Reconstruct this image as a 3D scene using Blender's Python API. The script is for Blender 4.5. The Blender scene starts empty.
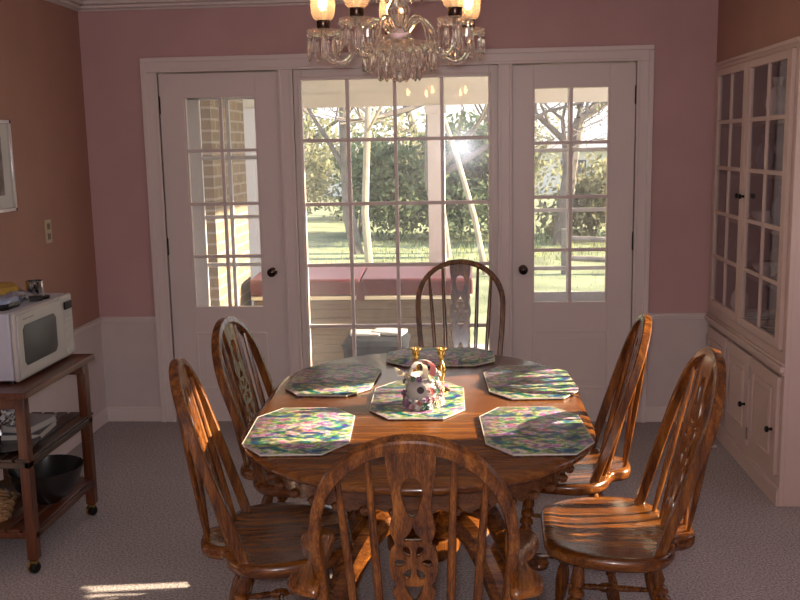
import bpy, bmesh, math, random
from mathutils import Vector, Matrix, Euler
from math import sin, cos, pi, radians as R
random.seed(7)
S = bpy.context.scene
COL = S.collection
# ------------------------------------------------------------------ camera
cam_d = bpy.data.cameras.new('camera'); cam = bpy.data.objects.new('camera', cam_d); COL.objects.link(cam)
cam_d.sensor_width = 36; cam_d.lens = 944.86/800*36; cam_d.clip_start = .05; cam_d.clip_end = 300
YAW, PITCH, ROLL = .0697, -.1621, -.0192
fwd = Vector((-sin(YAW)*cos(PITCH), cos(YAW)*cos(PITCH), sin(PITCH)))
rt = Vector((cos(YAW), sin(YAW), 0)); up = rt.cross(fwd)
r2 = rt*cos(ROLL)+up*sin(ROLL); u2 = -rt*sin(ROLL)+up*cos(ROLL)
cam.matrix_world = Matrix(((r2.x,u2.x,-fwd.x,2.1591),(r2.y,u2.y,-fwd.y,-5.3709),(r2.z,u2.z,-fwd.z,1.6056),(0,0,0,1)))
S.camera = cam
S.view_settings.view_transform = 'Standard'; S.view_settings.look = 'None'; S.view_settings.gamma = 1
S.view_settings.use_curve_mapping = False
S.view_settings.exposure = 0.28
# ------------------------------------------------------------------ world
W = bpy.data.worlds.new('hazy_sky'); S.world = W; W.use_nodes = True
nt = W.node_tree; nt.nodes.clear()
wo = nt.nodes.new('ShaderNodeOutputWorld'); bg = nt.nodes.new('ShaderNodeBackground')
tc = nt.nodes.new('ShaderNodeTexCoord'); sx = nt.nodes.new('ShaderNodeSeparateXYZ'); cr = nt.nodes.new('ShaderNodeValToRGB')
nt.links.new(tc.outputs['Generated'], sx.inputs[0]); nt.links.new(sx.outputs['Z'], cr.inputs[0])
cr.color_ramp.elements[0].position = 0.0; cr.color_ramp.elements[0].color = (1, .95, .92, 1)
cr.color_ramp.elements[1].position = .6; cr.color_ramp.elements[1].color = (.62, .74, 1, 1)
nt.links.new(cr.outputs[0], bg.inputs[0]); bg.inputs[1].default_value = 1.7
nt.links.new(bg.outputs[0], wo.inputs[0])
# low afternoon sun from the right
sd = bpy.data.lights.new('sun', 'SUN'); sun = bpy.data.objects.new('sun', sd); COL.objects.link(sun)
SUN_DIR = Vector((-.99, -.13, -.385)).normalized()
sun.rotation_euler = SUN_DIR.to_track_quat('-Z', 'Y').to_euler(); sun.location = (12, 2, 4)
sd.energy = 22.0; sd.angle = R(.6); sd.color = (1, .80, .55)
# the camera's own flash, a hand's breadth above and left of the lens
fd = bpy.data.lights.new('camera_flash', 'POINT'); fl = bpy.data.objects.new('camera_flash', fd); COL.objects.link(fl)
fl.location = (2.145, -5.37, 1.645); fd.energy = 72; fd.shadow_soft_size = .02; fd.color = (1, .96, .98)

# ------------------------------------------------------------------ helpers
class MB:
    def __init__(s): s.v = []; s.f = []
    def add(s, vs, fs):
        b = len(s.v); s.v += [tuple(v) for v in vs]; s.f += [tuple(b+i for i in f) for f in fs]; return s
    def box(s, x0, x1, y0, y1, z0, z1):
        if x0 > x1: x0, x1 = x1, x0
        if y0 > y1: y0, y1 = y1, y0
        if z0 > z1: z0, z1 = z1, z0
        return s.add([(x0,y0,z0),(x1,y0,z0),(x1,y1,z0),(x0,y1,z0),(x0,y0,z1),(x1,y0,z1),(x1,y1,z1),(x0,y1,z1)],
              [(0,3,2,1),(4,5,6,7),(0,1,5,4),(1,2,6,5),(2,3,7,6),(3,0,4,7)])
    def obox(s, c, size, rot):
        m = Euler(rot).to_matrix(); h = [q/2 for q in size]; vs = []
        for z in (-1,1):
            for (x,y) in ((-1,-1),(1,-1),(1,1),(-1,1)): vs.append(Vector(c)+m@Vector((x*h[0],y*h[1],z*h[2])))
        return s.add(vs, [(0,3,2,1),(4,5,6,7),(0,1,5,4),(1,2,6,5),(2,3,7,6),(3,0,4,7)])
    def lathe(s, prof, n=20, o=(0,0,0), d=(0,0,1)):
        # prof: (radius, distance along d)
        q = Vector((0,0,1)).rotation_difference(Vector(d).normalized()); o = Vector(o); vs = []; fs = []
        for (r, h) in prof:
            for k in range(n):
                a = 2*pi*k/n; vs.append(o+q@Vector((r*cos(a), r*sin(a), h)))
        m = len(prof)
        for i in range(m-1):
            for k in range(n):
                fs.append((i*n+k, i*n+(k+1)%n, (i+1)*n+(k+1)%n, (i+1)*n+k))
        if prof[0][0] > 1e-5: fs.append(tuple(reversed(range(n))))
        if prof[-1][0] > 1e-5: fs.append(tuple((m-1)*n+k for k in range(n)))
        return s.add(vs, fs)
    def tube(s, pts, rad, n=8, closed=False):
        pts = [Vector(p) for p in pts]; m = len(pts)
        rads = rad if isinstance(rad, (list, tuple)) else [rad]*m
        t0 = (pts[1]-pts[0]).normalized(); ref = Vector((0,0,1)) if abs(t0.z) < .9 else Vector((1,0,0))
        nrm = t0.cross(ref).normalized(); vs = []; fs = []
        for i, p in enumerate(pts):
            if closed: t = (pts[(i+1)%m]-pts[i-1]).normalized()
            else: t = (pts[min(i+1,m-1)]-pts[max(i-1,0)]).normalized()
            nrm = (nrm-t*nrm.dot(t)).normalized(); b = t.cross(nrm)
            for k in range(n):
                a = 2*pi*k/n; vs.append(p+(nrm*cos(a)+b*sin(a))*rads[i])
        rng = m if closed else m-1
        for i in range(rng):
            j = (i+1)%m
            for k in range(n): fs.append((i*n+k, i*n+(k+1)%n, j*n+(k+1)%n, j*n+k))
        if not closed: fs.append(tuple(reversed(range(n)))); fs.append(tuple((m-1)*n+k for k in range(n)))
        return s.add(vs, fs)
    def sweep(s, pts, sec, Nfix):
        # sec: list of (a,b): a along the in-plane normal, b along Nfix (plane normal)
        pts = [Vector(p) for p in pts]; m = len(pts); n = len(sec); vs = []; fs = []; N = Vector(Nfix).normalized()
        for i, p in enumerate(pts):
            t = (pts[min(i+1,m-1)]-pts[max(i-1,0)]).normalized(); a = t.cross(N).normalized()
            for (u, w) in sec: vs.append(p+a*u+N*w)
        for i in range(m-1):
            for k in range(n): fs.append((i*n+k, i*n+(k+1)%n, (i+1)*n+(k+1)%n, (i+1)*n+k))
        fs.append(tuple(reversed(range(n)))); fs.append(tuple((m-1)*n+k for k in range(n)))
        return s.add(vs, fs)
    def rings(s, rings, cap0=True, cap1=True):
        n = len(rings[0]); vs = [p for r in rings for p in r]; fs = []
        for i in range(len(rings)-1):
            for k in range(n): fs.append((i*n+k, i*n+(k+1)%n, (i+1)*n+(k+1)%n, (i+1)*n+k))
        if cap0: fs.append(tuple(reversed(range(n))))
        if cap1: fs.append(tuple((len(rings)-1)*n+k for k in range(n)))
        return s.add(vs, fs)
    def mesh(s, name, mat, sharp=35):
        me = bpy.data.meshes.new(name); me.from_pydata(s.v, [], s.f)
        bm = bmesh.new(); bm.from_mesh(me); bmesh.ops.recalc_face_normals(bm, faces=bm.faces); bm.to_mesh(me); bm.free()
        me.materials.append(mat)
        me.polygons.foreach_set('use_smooth', [True]*len(me.polygons)); me.set_sharp_from_angle(angle=R(sharp)); me.update()
        return me
    def build(s, name, mat, parent=None, bevel=0, loc=None, rotz=0, sharp=35):
        o = bpy.data.objects.new(name, s.mesh(name, mat, sharp)); COL.objects.link(o)
        if parent: o.parent = parent
        if loc is not None: o.location = loc; o.rotation_euler = (0,0,rotz)
        if bevel:
            b = o.modifiers.new('bevel', 'BEVEL'); b.width = bevel; b.segments = 2; b.limit_method = 'ANGLE'; b.angle_limit = R(40); b.harden_normals = False
        return o

def from_mesh(name, me, parent=None):
    o = bpy.data.objects.new(name, me); COL.objects.link(o)
    if parent: o.parent = parent
    return o
def tag(o, label, cat, group=None, kind=None):
    o['label'] = label; o['category'] = cat
    if group: o['group'] = group
    if kind: o['kind'] = kind
    return o
def thing(name, loc, label, cat, group=None, rotz=0):
    o = bpy.data.objects.new(name, None); COL.objects.link(o); o.location = loc; o.rotation_euler = (0,0,rotz)
    o.empty_display_size = .1
    return tag(o, label, cat, group)
def struct(o, label=None):
    o['kind'] = 'structure'
    if label: o['label'] = label
    return o
def sempty(name, loc=(0,0,0), label=None):
    o = bpy.data.objects.new(name, None); COL.objects.link(o); o.location = loc; o['kind'] = 'structure'
    if label: o['label'] = label
    return o
def copy_tree(o, parent=None):
    c = o.copy(); COL.objects.link(c); c.parent = parent
    for ch in list(o.children): copy_tree(ch, c)
    return c
def spline(P, per=6, closed=True):
    P = [Vector(p) for p in P]; n = len(P); out = []
    for i in range(n if closed else n-1):
        if closed: a,b,c,d = P[i-1],P[i],P[(i+1)%n],P[(i+2)%n]
        else: a,b,c,d = P[max(i-1,0)],P[i],P[i+1],P[min(i+2,n-1)]
        for k in range(per):
            t = k/per
            out.append(.5*((2*b)+(c-a)*t+(2*a-5*b+4*c-d)*t*t+(3*b-a-3*c+d)*t**3))
    if not closed: out.append(P[-1])
    return out

# ------------------------------------------------------------------ materials
def newmat(name):
    m = bpy.data.materials.new(name); m.use_nodes = True; n = m.node_tree; b = n.nodes['Principled BSDF']; return m, n, b
def plain(name, col, rough=.5, metal=0, spec=.5, coat=0, bump=0, bscale=80, var=0, vscale=6, trans=0, emis=None, es=0):
    m, n, b = newmat(name)
    b.inputs['Base Color'].default_value = (*col, 1); b.inputs['Roughness'].default_value = rough; b.inputs['Metallic'].default_value = metal
    b.inputs['Specular IOR Level'].default_value = spec; b.inputs['Coat Weight'].default_value = coat; b.inputs['Transmission Weight'].default_value = trans
    t = n.nodes.new('ShaderNodeTexCoord')
    if var:
        ns = n.nodes.new('ShaderNodeTexNoise'); ns.inputs['Scale'].default_value = vscale; n.links.new(t.outputs['Object'], ns.inputs['Vector'])
        rp = n.nodes.new('ShaderNodeValToRGB'); rp.color_ramp.elements[0].position = .3; rp.color_ramp.elements[1].position = .7
        rp.color_ramp.elements[0].color = (*[c*(1-var) for c in col], 1); rp.color_ramp.elements[1].color = (*[min(1,c*(1+var)) for c in col], 1)
        n.links.new(ns.outputs[0], rp.inputs[0]); n.links.new(rp.outputs[0], b.inputs['Base Color'])
    if bump:
        nb = n.nodes.new('ShaderNodeTexNoise'); nb.inputs['Scale'].default_value = bscale; n.links.new(t.outputs['Object'], nb.inputs['Vector'])
        bp = n.nodes.new('ShaderNodeBump'); bp.inputs['Strength'].default_value = bump; bp.inputs['Distance'].default_value = .01
        n.links.new(nb.outputs[0], bp.inputs['Height']); n.links.new(bp.outputs[0], b.inputs['Normal'])
    if emis: b.inputs['Emission Color'].default_value = (*emis, 1); b.inputs['Emission Strength'].default_value = es
    return m
def wood(name, dark, mid, light, axis='Z', rough=.3, coat=.4, scale=1.0):
    m, n, b = newmat(name); t = n.nodes.new('ShaderNodeTexCoord'); mp = n.nodes.new('ShaderNodeMapping')
    n.links.new(t.outputs['Object'], mp.inputs['Vector'])
    s = [20*scale]*3; s['XYZ'.index(axis)] = 1.3*scale; mp.inputs['Scale'].default_value = s
    n1 = n.nodes.new('ShaderNodeTexNoise'); n1.inputs['Scale'].default_value = 2.2; n1.inputs['Detail'].default_value = 6; n1.inputs['Distortion'].default_value = .5
    n2 = n.nodes.new('ShaderNodeTexNoise'); n2.inputs['Scale'].default_value = 16; n2.inputs['Detail'].default_value = 4
    n.links.new(mp.outputs[0], n1.inputs['Vector']); n.links.new(mp.outputs[0], n2.inputs['Vector'])
    mx = n.nodes.new('ShaderNodeMix'); mx.data_type = 'FLOAT'; mx.inputs[0].default_value = .38
    n.links.new(n1.outputs[0], mx.inputs[2]); n.links.new(n2.outputs[0], mx.inputs[3])
    rp = n.nodes.new('ShaderNodeValToRGB'); e = rp.color_ramp.elements; e[0].position = .36; e[0].color = (*dark, 1); e[1].position = .66; e[1].color = (*light, 1)
    k = rp.color_ramp.elements.new(.5); k.color = (*mid, 1)
    n.links.new(mx.outputs[0], rp.inputs[0]); n.links.new(rp.outputs[0], b.inputs['Base Color'])
    b.inputs['Roughness'].default_value = rough; b.inputs['Coat Weight'].default_value = coat; b.inputs['Coat Roughness'].default_value = .12
    bp = n.nodes.new('ShaderNodeBump'); bp.inputs['Strength'].default_value = .12; bp.inputs['Distance'].default_value = .004
    n.links.new(mx.outputs[0], bp.inputs['Height']); n.links.new(bp.outputs[0], b.inputs['Normal'])
    return m
def thin_glass(name, tint=(1,1,1), rough=0.0, veil=0.0, refl=1.0, veilcol=(.8,.8,.8), haze=0.0):
    m = bpy.data.materials.new(name); m.use_nodes = True; n = m.node_tree; n.nodes.clear()
    o = n.nodes.new('ShaderNodeOutputMaterial'); tr = n.nodes.new('ShaderNodeBsdfTransparent'); gl = n.nodes.new('ShaderNodeBsdfGlossy')
    fr = n.nodes.new('ShaderNodeFresnel'); ge = n.nodes.new('ShaderNodeNewGeometry'); io = n.nodes.new('ShaderNodeMath'); io.operation = 'MULTIPLY_ADD'; io.inputs[1].default_value = 1/1.5-1.5; io.inputs[2].default_value = 1.5; n.links.new(ge.outputs['Backfacing'], io.inputs[0]); n.links.new(io.outputs[0], fr.inputs[0]); mx = n.nodes.new('ShaderNodeMixShader')
    tr.inputs[0].default_value = (*tint, 1); gl.inputs['Roughness'].default_value = rough; gl.inputs[0].default_value = (refl,refl,refl,1)
    n.links.new(fr.outputs[0], mx.inputs[0]); n.links.new(tr.outputs[0], mx.inputs[1]); n.links.new(gl.outputs[0], mx.inputs[2])
    last = mx
    if haze:
        g2 = n.nodes.new('ShaderNodeBsdfGlossy'); g2.inputs['Roughness'].default_value = .13; g2.inputs[0].default_value = (.9,.92,1,1)
        mg = n.nodes.new('ShaderNodeMixShader'); mg.inputs[0].default_value = haze
        n.links.new(gl.outputs[0], mg.inputs[1]); n.links.new(g2.outputs[0], mg.inputs[2]); n.links.new(mg.outputs[0], mx.inputs[2])
    if veil:
        df = n.nodes.new('ShaderNodeBsdfDiffuse'); df.inputs[0].default_value = (*veilcol, 1); tl = n.nodes.new('ShaderNodeBsdfTranslucent'); tl.inputs[0].default_value = (*veilcol, 1)
        a = n.nodes.new('ShaderNodeMixShader'); a.inputs[0].default_value = .5; n.links.new(df.outputs[0], a.inputs[1]); n.links.new(tl.outputs[0], a.inputs[2])
        m2 = n.nodes.new('ShaderNodeMixShader'); m2.inputs[0].default_value = veil; n.links.new(mx.outputs[0], m2.inputs[1]); n.links.new(a.outputs[0], m2.inputs[2]); last = m2
    n.links.new(last.outputs[0], o.inputs[0])
    return m
M = {}
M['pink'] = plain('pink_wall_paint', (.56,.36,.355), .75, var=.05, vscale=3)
M['tan'] = plain('wall_paint_in_warm_light', (.40,.215,.165), .7, var=.05, vscale=3)  # same wall paint, with the dimmer, warmer side-wall light put into its colour
M['trim'] = plain('off_white_trim_paint', (.78,.69,.665), .38)
M['dado'] = plain('off_white_dado_paint', (.66,.58,.565), .5, var=.03)
M['cab'] = plain('cream_cabinet_paint', (.62,.48,.425), .42)
M['white'] = plain('white_outdoor_paint', (.80,.80,.80), .5)
M['ceil'] = plain('white_ceiling_paint', (.7,.66,.64), .8)
M['iron'] = plain('black_iron', (.02,.018,.016), .35, metal=.7)
M['knob'] = plain('dark_bronze', (.06,.04,.03), .22, metal=.9)
M['brass'] = plain('polished_brass', (.62,.42,.14), .22, metal=1)
M['chrome'] = plain('chrome', (.75,.75,.76), .12, metal=1)
M['glass'] = thin_glass('window_glass', haze=.25, veil=.07, refl=1, veilcol=(.74,.82,.90))  # pale diffuse share for dusty panes also stands in for the garden haze
M['cabglass'] = thin_glass('cabinet_glass', refl=.9)
M['shade'] = thin_glass('etched_lamp_glass', tint=(1,.95,.88), rough=.15, veil=.22, veilcol=(1,.82,.66))
M['pine'] = wood('grey_brown_cedar_siding', (.07,.048,.03),(.12,.085,.052),(.17,.125,.08), 'X', .6, 0)
OAK = dict(dark=(.042,.011,.002), mid=(.125,.038,.006), light=(.28,.100,.015))
for ax in 'XYZ': M['oak'+ax] = wood('honey_oak_grain_'+ax.lower(), OAK['dark'], OAK['mid'], OAK['light'], ax, .27, .22)
M['tableoak'] = wood('table_oak', (.05,.013,.003),(.125,.040,.007),(.22,.080,.014), 'X', .24, .25)
M['tableedge'] = wood('table_oak_dark', (.05,.018,.007),(.10,.036,.011),(.17,.065,.02), 'X', .25, .5)
M['cartwood'] = wood('reddish_cart_wood', (.045,.012,.005),(.10,.028,.010),(.15,.046,.016), 'Z', .35, .2)
M['cartwoodY'] = wood('reddish_cart_wood_long', (.045,.012,.005),(.10,.028,.010),(.15,.046,.016), 'Y', .35, .2)
M['darkslat'] = wood('dark_slat_wood', (.02,.012,.009),(.045,.025,.017),(.08,.045,.03), 'Y', .35, .2)
M['carpet'] = None
def carpet():
    m, n, b = newmat('grey_beige_carpet'); t = n.nodes.new('ShaderNodeTexCoord')
    ns = n.nodes.new('ShaderNodeTexNoise'); ns.inputs['Scale'].default_value = 120; ns.inputs['Detail'].default_value = 3; n.links.new(t.outputs['Object'], ns.inputs['Vector'])
    n3 = n.nodes.new('ShaderNodeTexNoise'); n3.inputs['Scale'].default_value = 2.5; n.links.new(t.outputs['Object'], n3.inputs['Vector'])
    rp = n.nodes.new('ShaderNodeValToRGB'); e = rp.color_ramp.elements; e[0].position = .36; e[0].color = (.25,.22,.22,1); e[1].position = .64; e[1].color = (.52,.475,.48,1)
    n.links.new(ns.outputs[0], rp.inputs[0])
    mr = n.nodes.new('ShaderNodeMapRange'); mr.inputs[3].default_value = .9; mr.inputs[4].default_value = 1.1; n.links.new(n3.outputs[0], mr.inputs[0])
    hs = n.nodes.new('ShaderNodeHueSaturation'); n.links.new(rp.outputs[0], hs.inputs['Color']); n.links.new(mr.outputs[0], hs.inputs['Value'])
    n.links.new(hs.outputs[0], b.inputs['Base Color']); b.inputs['Roughness'].default_value = 1; b.inputs['Specular IOR Level'].default_value = .1
    bp = n.nodes.new('ShaderNodeBump'); bp.inputs['Strength'].default_value = .6; bp.inputs['Distance'].default_value = .006
    n.links.new(ns.outputs[0], bp.inputs['Height']); n.links.new(bp.outputs[0], b.inputs['Normal']); return m
M['carpet'] = carpet()
def brick():
    m, n, b = newmat('tan_brick'); t = n.nodes.new('ShaderNodeTexCoord'); mp = n.nodes.new('ShaderNodeMapping'); n.links.new(t.outputs['Object'], mp.inputs['Vector'])
    # bricks run along X+Y, courses along Z
    sp = n.nodes.new('ShaderNodeSeparateXYZ'); n.links.new(t.outputs['Object'], sp.inputs[0]); ad = n.nodes.new('ShaderNodeMath'); ad.operation = 'ADD'
    n.links.new(sp.outputs[0], ad.inputs[0]); n.links.new(sp.outputs[1], ad.inputs[1]); cb = n.nodes.new('ShaderNodeCombineXYZ'); n.links.new(ad.outputs[0], cb.inputs[0]); n.links.new(sp.outputs[2], cb.inputs[1])
    br = n.nodes.new('ShaderNodeTexBrick'); br.inputs['Scale'].default_value = 1; br.inputs['Brick Width'].default_value = .21; br.inputs['Row Height'].default_value = .075; br.inputs['Mortar Size'].default_value = .008
    br.inputs['Color1'].default_value = (.27,.21,.14,1); br.inputs['Color2'].default_value = (.2,.165,.12,1); br.inputs['Mortar'].default_value = (.38,.35,.3,1)
    n.links.new(cb.outputs[0], br.inputs['Vector']); n.links.new(br.outputs[0], b.inputs['Base Color']); b.inputs['Roughness'].default_value = .9; return m
M['brick'] = brick()
def leafmat(name, c1, c2):
    m = bpy.data.materials.new(name); m.use_nodes = True; n = m.node_tree; n.nodes.clear(); o = n.nodes.new('ShaderNodeOutputMaterial')
    t = n.nodes.new('ShaderNodeTexCoord'); ns = n.nodes.new('ShaderNodeTexNoise'); ns.inputs['Scale'].default_value = 3; n.links.new(t.outputs['Object'], ns.inputs['Vector'])
    rp = n.nodes.new('ShaderNodeValToRGB'); rp.color_ramp.elements[0].position=.35; rp.color_ramp.elements[1].position=.65
    rp.color_ramp.elements[0].color = (*c1,1); rp.color_ramp.elements[1].color = (*c2,1); n.links.new(ns.outputs[0], rp.inputs[0])
    d = n.nodes.new('ShaderNodeBsdfDiffuse'); l = n.nodes.new('ShaderNodeBsdfTranslucent'); mx = n.nodes.new('ShaderNodeMixShader'); mx.inputs[0].default_value = .4
    n.links.new(rp.outputs[0], d.inputs[0]); n.links.new(rp.outputs[0], l.inputs[0]); n.links.new(d.outputs[0], mx.inputs[1]); n.links.new(l.outputs[0], mx.inputs[2]); n.links.new(mx.outputs[0], o.inputs[0]); return m
M['leaf'] = leafmat('shrub_leaves', (.10,.16,.09), (.28,.34,.20))
M['leaf2'] = leafmat('olive_leaves', (.18,.20,.12), (.40,.40,.26))
M['bark'] = plain('grey_bark', (.20,.175,.16), .9, var=.3, vscale=5, bump=.5, bscale=20)
M['grass'] = plain('spring_grass', (.24,.28,.15), .95, var=.35, vscale=1.5)

# ------------------------------------------------------------------ room shell
XR = 3.53; XW = 4.15; CZ = 2.46; YF = -6.9
f = MB().box(-.15, XW+.15, YF-.15, .0, -.1, 0); struct(f.build('floor', M['carpet']), 'grey beige carpet')
struct(MB().box(-.15, XW+.15, YF-.15, .14, CZ, CZ+.1).build('ceiling', M['ceil']), 'white ceiling')
# back wall with three openings
wl = MB()
wl.box(-.15, .40, 0, .14, 0, CZ); wl.box(3.14, XW+.15, 0, .14, 0, CZ); wl.box(.40, 3.14, 0, .14, 2.05, CZ)
wl.box(1.245-.09, 2.30+.075, 0.0, .14, -.1, .13)
struct(wl.build('wall_back', M['pink']), 'pink back wall')
struct(MB().box(-.15, 0, YF-.15, 0, 0, CZ).build('wall_left', M['tan']), 'left wall, warm light put into its pink paint colour')
struct(MB().box(-.15, XW+.15, YF-.15, YF, 0, CZ).build('wall_front', M['pink']), 'pink wall behind the camera')
# right wall (recess wall + block holding the built-in cabinet)
wr = MB(); WY0, WY1, WZ0, WZ1 = -2.50, -1.65, .93, 2.03
wr.box(XW, XW+.15, YF, WY0, 0, CZ); wr.box(XW, XW+.15, WY1, 0, 0, CZ); wr.box(XW, XW+.15, WY0, WY1, 0, WZ0); wr.box(XW, XW+.15, WY0, WY1, WZ1, CZ)
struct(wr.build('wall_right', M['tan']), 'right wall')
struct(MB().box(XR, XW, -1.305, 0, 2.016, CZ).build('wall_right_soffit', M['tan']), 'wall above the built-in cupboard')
# dado (lower walls)
struct(MB().box(0, .351, -.006, 0, .09, .615).box(3.187, XR, -.006, 0, .09, .615).box(0,.006, YF, 0, .09, .615).build('trim_1', M['dado']), 'off-white lower wall panelling')
cr_ = MB()
def rail(mb, a, b, z, n):     # moulded rail, a->b at height z, n = inward normal
    for (dz0, dz1, t) in ((0,.012,.012),(.012,.026,.022),(.026,.034,.016)):
        x0,x1 = sorted((a[0], b[0]+n[0]*t)) if n[0] else (a[0], b[0]); y0,y1 = sorted((a[1], b[1]+n[1]*t)) if n[1] else (a[1], b[1])
        if n[0] < 0: x0, x1 = a[0]-t, a[0]
        if n[1] < 0: y0, y1 = a[1]-t, a[1]
        mb.box(x0, x1, y0, y1, z+dz0, z+dz1)
rail(cr_, (0,0), (.351,0), .605, (0,-1)); rail(cr_, (3.187,0), (XR,0), .605, (0,-1)); rail(cr_, (0,YF), (0,0), .605, (1,0))
struct(cr_.build('trim_2', M['trim'], bevel=.003), 'chair rail')
bb = MB(); bb.box(0,.351,-.014,0,0,.09); bb.box(3.187,XR,-.014,0,0,.09)
struct(bb.build('baseboard_back', M['trim'], bevel=.004))
struct(MB().box(0,.014,YF,0,0,.09).build('baseboard_left', M['trim'], bevel=.004))
struct(MB().box(XW-.014,XW,YF,-1.31,0,.09).build('baseboard_right', M['trim'], bevel=.004))
cm = MB()
for (z0,z1,t) in ((2.379,2.392,.018),(2.392,2.412,.032),(2.412,2.436,.055),(2.436,2.46,.078)):
    cm.box(0, XW, -t, 0, z0, z1); cm.box(0, t, YF, 0, z0, z1); cm.box(0,XW,YF,YF+t,z0,z1)
struct(cm.build('trim_3', M['trim'], bevel=.006), 'crown moulding')
# casing of the door and window wall
cs = MB()
def cas(x0,x1,z0,z1):
    cs.box(x0,x1,-.018,0,z0,z1)
cas(.352,.436,0,2.035); cas(3.103,3.186,0,2.035); cas(.351,3.187,2.035,2.11)
cas(1.126,1.206,0,2.035); cas(2.350,2.427,0,2.035)
cs.box(.345,.372,-.028,0,0,2.0919); cs.box(3.166,3.193,-.028,0,0,2.0919); cs.box(.345,3.193,-.028,0,2.092,2.118)
for x in (.420,1.126,1.19,2.35,2.411,3.103): cs.box(x, x+.016, -.024, 0, 0, 2.035)
cs.box(.42,3.12,-.024,0,2.035,2.05)
# jamb linings through the wall thickness
for x in (.40,1.126,2.353,3.104): cs.box(x, x+(.034 if x in(.40,3.104) else .076), 0.0, .15, 0, 2.05)
cs.box(.40,3.14,0,.15,2.035,2.05)
struct(cs.build('trim_4', M['trim'], bevel=.003), 'moulded casing round doors and window')

struct(MB().box(.434,1.126,0,.16,-.1,.012).box(2.429,3.104,0,.16,-.1,.012).build('trim_6', M['trim']), 'door thresholds')
# ------------------------------------------------------------------ doors and windows
def grid_frame(mb, x0,x1,z0,z1, gx0,gx1,gz0,gz1, xs, zs, y0, y1, mw=.018):
    mb.box(x0,gx0,y0,y1,z0,z1); mb.box(gx1,x1,y0,y1,z0,z1); mb.box(gx0,gx1,y0,y1,z0,gz0); mb.box(gx0,gx1,y0,y1,gz1,z1)
    for x in xs: mb.box(x-mw/2,x+mw/2,y0+.008,y1-.008,gz0,gz1)
    for z in zs: mb.box(gx0,gx1,y0+.007,y1-.007,z-mw/2,z+mw/2)
def knob(parent, x, z, y):
    MB().lathe([(.024,0),(.026,.004),(.012,.007),(.009,.022),(.02,.03),(.027,.042),(.024,.054),(.01,.06),(0,.061)],16,(x,y,z),(0,-1,0)).build('door_knob', M['knob'], parent)
def inner_door(name, x0, x1, gx0, gx1, gz0, gz1, zs, kx, hx, label):
    d = sempty(name, ((x0+x1)/2, .02, 0), label); ox = -(x0+x1)/2
    m = MB(); grid_frame(m, x0+ox,x1+ox,.012,2.028, gx0+ox,gx1+ox,gz0,gz1, [ (gx0+gx1)/2+ox ], zs, -.018, .022)
    # glazing bead
    for (a,b_) in ((gx0+ox,gx0+ox+.008),(gx1+ox-.008,gx1+ox)): m.box(a,b_,-.012,.016,gz0,gz1)
    # raised lower panel
    px0, px1, pz0, pz1 = gx0+ox+.01, gx1+ox, .21, .53
    for (a,b_,c,e) in ((px0,px1,pz1,pz1+.012),(px0,px1,pz0-.012,pz0),(px0-.012,px0,pz0-.012,pz1+.012),(px1,px1+.012,pz0-.012,pz1+.012)): m.box(a,b_,-.024,-.018,c,e)
    m.box(px0+.035,px1-.035,-.022,-.018,pz0+.035,pz1-.035)
    m.build('door_leaf', M['trim'], d, bevel=.003)
    MB().box(gx0+ox,gx1+ox,.001,.004,gz0,gz1).build('glass', M['glass'], d)
    knob(d, kx+ox, .897, -.018)
    for hz in (1.855,1.05,.22):
        MB().box(hx+ox-.006,hx+ox+.006,-.03,-.018,hz-.045,hz+.045).lathe([(.006,-.05),(.006,.05),(.002,.056)],8,(hx+ox,-.026,hz)).build('hinge', M['iron'], d)
inner_door('door_1', .438,1.124,.577,.988,.692,1.893,[.988,1.292,1.596],1.049,.436,'left glazed door with black hinges on the left')
inner_door('door_2', 2.429,3.101,2.545,2.963,.705,1.902,[1.003,1.303,1.604],2.489,3.103,'right glazed door with black hinges on the right')
# big fixed window of twenty panes
w = sempty('window_1', (1.777,.02,0), 'central window of twenty panes'); ox = -1.777
m = MB(); grid_frame(m,1.206+ox,2.35+ox,.13,2.035,1.25+ox,2.297+ox,.21,1.975,[1.508+ox,1.775+ox,2.038+ox],[.569,.929,1.281,1.641],-.012,.03,.02)
m.box(1.232+ox,1.24+ox,-.02,-.012,.14,1.995).box(2.308+ox,2.316+ox,-.02,-.012,.14,1.995).box(1.232+ox,2.316+ox,-.02,-.012,1.99,1.998)
m.build('sash', M['trim'], w, bevel=.003)
g=MB().obox((0,0,0),(1.045,.003,1.764),(R(-.4),0,0)).build('glass', M['glass'], w); g.location=((1.25+2.297)/2+ox,.0095,1.0925)
# aluminium storm doors outside
def storm(name, x0,x1,xm,zs,gz0,gz1,label):
    d = sempty(name, ((x0+x1)/2,.135,0), label); ox=-(x0+x1)/2; m = MB()
    m.box(x0+ox,x0+ox+(.14 if name=='door_3' else .10),-.012,.012,.0,2.03); m.box(x1+ox-.10,x1+ox,-.012,.012,.0,2.03); m.box(x0+ox,x1+ox,-.012,.012,.0,gz0); m.box(x0+ox,x1+ox,-.012,.012,gz1,2.03)
    m.box(xm+ox-.011,xm+ox+.011,-.01,.01,gz0,gz1)
    for z in zs: m.box(x0+ox+.1,x1+ox-.1,-.009,.009,z-.011,z+.011)
    m.build('door_leaf', M['white'], d, bevel=.003)
    MB().box(x0+ox+.1,x1+ox-.1,.0,.002,gz0,gz1).build('glass', M['cabglass'], d)
storm('door_3',.49,1.09,.792,[1.553,1.208,.925],.66,1.885,'white storm door outside the left door')
storm('door_4',2.445,3.085,2.758,[1.562,1.221,.884],.745,1.93,'white storm door outside the right door')
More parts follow.
